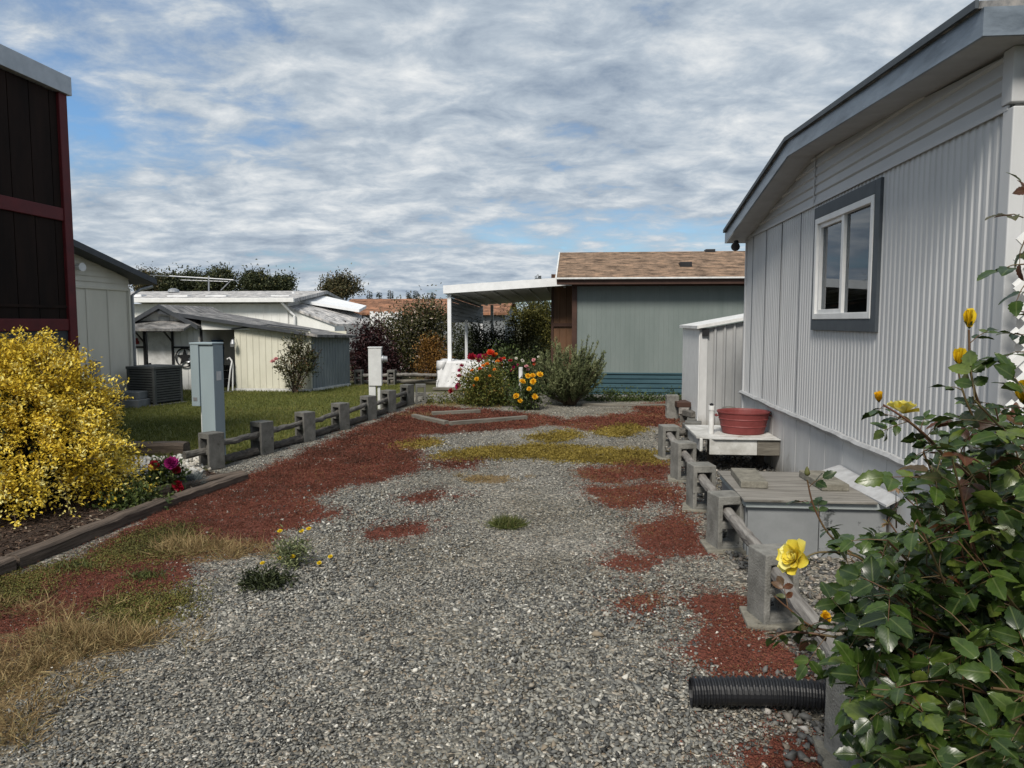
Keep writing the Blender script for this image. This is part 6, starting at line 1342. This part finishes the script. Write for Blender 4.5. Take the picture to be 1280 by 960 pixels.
leaves('young_foliage', rb, np.array(BR[0]), np.array(BR[1]), np.array(BR[2]), np.array(BR[3])*.9, np.array(BR[3])*.48, rng.random(len(BR[0])), m_bronze, fold=.2, curl=.2, rich=True, smooth=True)

# ------------------------------------------------------------------ sky, sun, camera
wd = bpy.data.worlds.new('World'); S.world = wd; wd.use_nodes = True; nt = wd.node_tree; L = nt.links
bg = nt.nodes['Background']; bg.inputs['Strength'].default_value = .1
SUN = Vector((-.19,-.72,.78)).normalized()
sk = N(nt,'ShaderNodeTexSky', sky_type='NISHITA', sun_disc=False); sk.sun_elevation = math.asin(SUN.z); sk.sun_rotation = math.atan2(SUN.x, SUN.y); sk.air_density = 1.1; sk.dust_density = 1.2; sk.ozone_density = 1.5
tc = N(nt,'ShaderNodeTexCoord'); sx = N(nt,'ShaderNodeSeparateXYZ'); L.new(tc.outputs['Generated'], sx.inputs[0])
zz = N(nt,'ShaderNodeMath', operation='MAXIMUM'); L.new(sx.outputs[2], zz.inputs[0]); zz.inputs[1].default_value = 0.0
za = N(nt,'ShaderNodeMath', operation='ADD'); L.new(zz.outputs[0], za.inputs[0]); za.inputs[1].default_value = .2
cb = N(nt,'ShaderNodeCombineXYZ')
for i_, o_ in ((0,0),(1,1)):
    dv = N(nt,'ShaderNodeMath', operation='DIVIDE'); L.new(sx.outputs[o_], dv.inputs[0]); L.new(za.outputs[0], dv.inputs[1]); L.new(dv.outputs[0], cb.inputs[i_])
mp = N(nt,'ShaderNodeMapping'); mp.inputs['Rotation'].default_value = (0,0,R(-12)); mp.inputs['Scale'].default_value = (.95,1.15,1); mp.inputs['Location'].default_value = (3.1,.7,0); L.new(cb.outputs[0], mp.inputs[0])
n1 = N(nt,'ShaderNodeTexNoise', Scale=1.15, Detail=7.0, Roughness=.55, Distortion=.3); L.new(mp.outputs[0], n1.inputs['Vector'])
n2 = N(nt,'ShaderNodeTexNoise', Scale=5.4, Detail=8.0, Roughness=.62, Distortion=.25); L.new(mp.outputs[0], n2.inputs['Vector'])
n3 = N(nt,'ShaderNodeTexNoise', Scale=.55, Detail=3.0, Roughness=.5); L.new(mp.outputs[0], n3.inputs['Vector'])
def mth(op, a, b_, c=None):
    m_ = N(nt,'ShaderNodeMath', operation=op)
    for i_, v in enumerate((a,b_,c)):
        if v is None: continue
        if isinstance(v,(int,float)): m_.inputs[i_].default_value = v
        else: L.new(v, m_.inputs[i_])
    return m_.outputs[0]
cov = mth('ADD', mth('MULTIPLY', n1.outputs['Fac'], .42), mth('ADD', mth('MULTIPLY', n2.outputs['Fac'], .26), mth('MULTIPLY', n3.outputs['Fac'], .42)))
rc = ramp(nt, [(.405,(0,0,0)),(.53,(1,1,1))]); L.new(cov, rc.inputs[0])
sh = mth('ADD', mth('MULTIPLY', n2.outputs['Fac'], .62), mth('MULTIPLY', n1.outputs['Fac'], .38))
rs = ramp(nt, [(.36,(1.95,2.45,3.15)),(.50,(3.35,3.85,4.4)),(.66,(5.9,6.05,6.1))]); L.new(sh, rs.inputs[0])
blue = N(nt,'ShaderNodeMix', data_type='RGBA', blend_type='MULTIPLY'); blue.inputs[0].default_value = 1; L.new(sk.outputs[0], blue.inputs[6]); blue.inputs[7].default_value = (.62,.82,1.0,1)
mx = N(nt,'ShaderNodeMix', data_type='RGBA'); L.new(rc.outputs[0], mx.inputs[0]); L.new(blue.outputs[2], mx.inputs[6]); L.new(rs.outputs[0], mx.inputs[7])
L.new(mx.outputs[2], bg.inputs['Color'])
sl = bpy.data.lights.new('sun','SUN'); sl.energy = 2.9; sl.angle = R(16); sl.color = (1,.94,.85)
so = bpy.data.objects.new('sun', sl); COL.objects.link(so); so.rotation_euler = (-SUN).to_track_quat('-Z','Y').to_euler()
cam = bpy.data.cameras.new('camera'); co = bpy.data.objects.new('camera', cam); COL.objects.link(co); S.camera = co
cam.sensor_width = 36; cam.sensor_fit = 'HORIZONTAL'; cam.lens = F/1280*36; cam.clip_end = 2000; cam.clip_start = .05
co.location = (0,0,HC); co.rotation_euler = (math.pi/2-PIT, 0, YAW)
S.view_settings.view_transform = 'Standard'; S.view_settings.look = 'None'; S.view_settings.exposure = .5; S.view_settings.gamma = 1
try: S.cycles.use_denoising = True; S.cycles.max_bounces = 6; S.cycles.transparent_max_bounces = 12
except Exception: pass
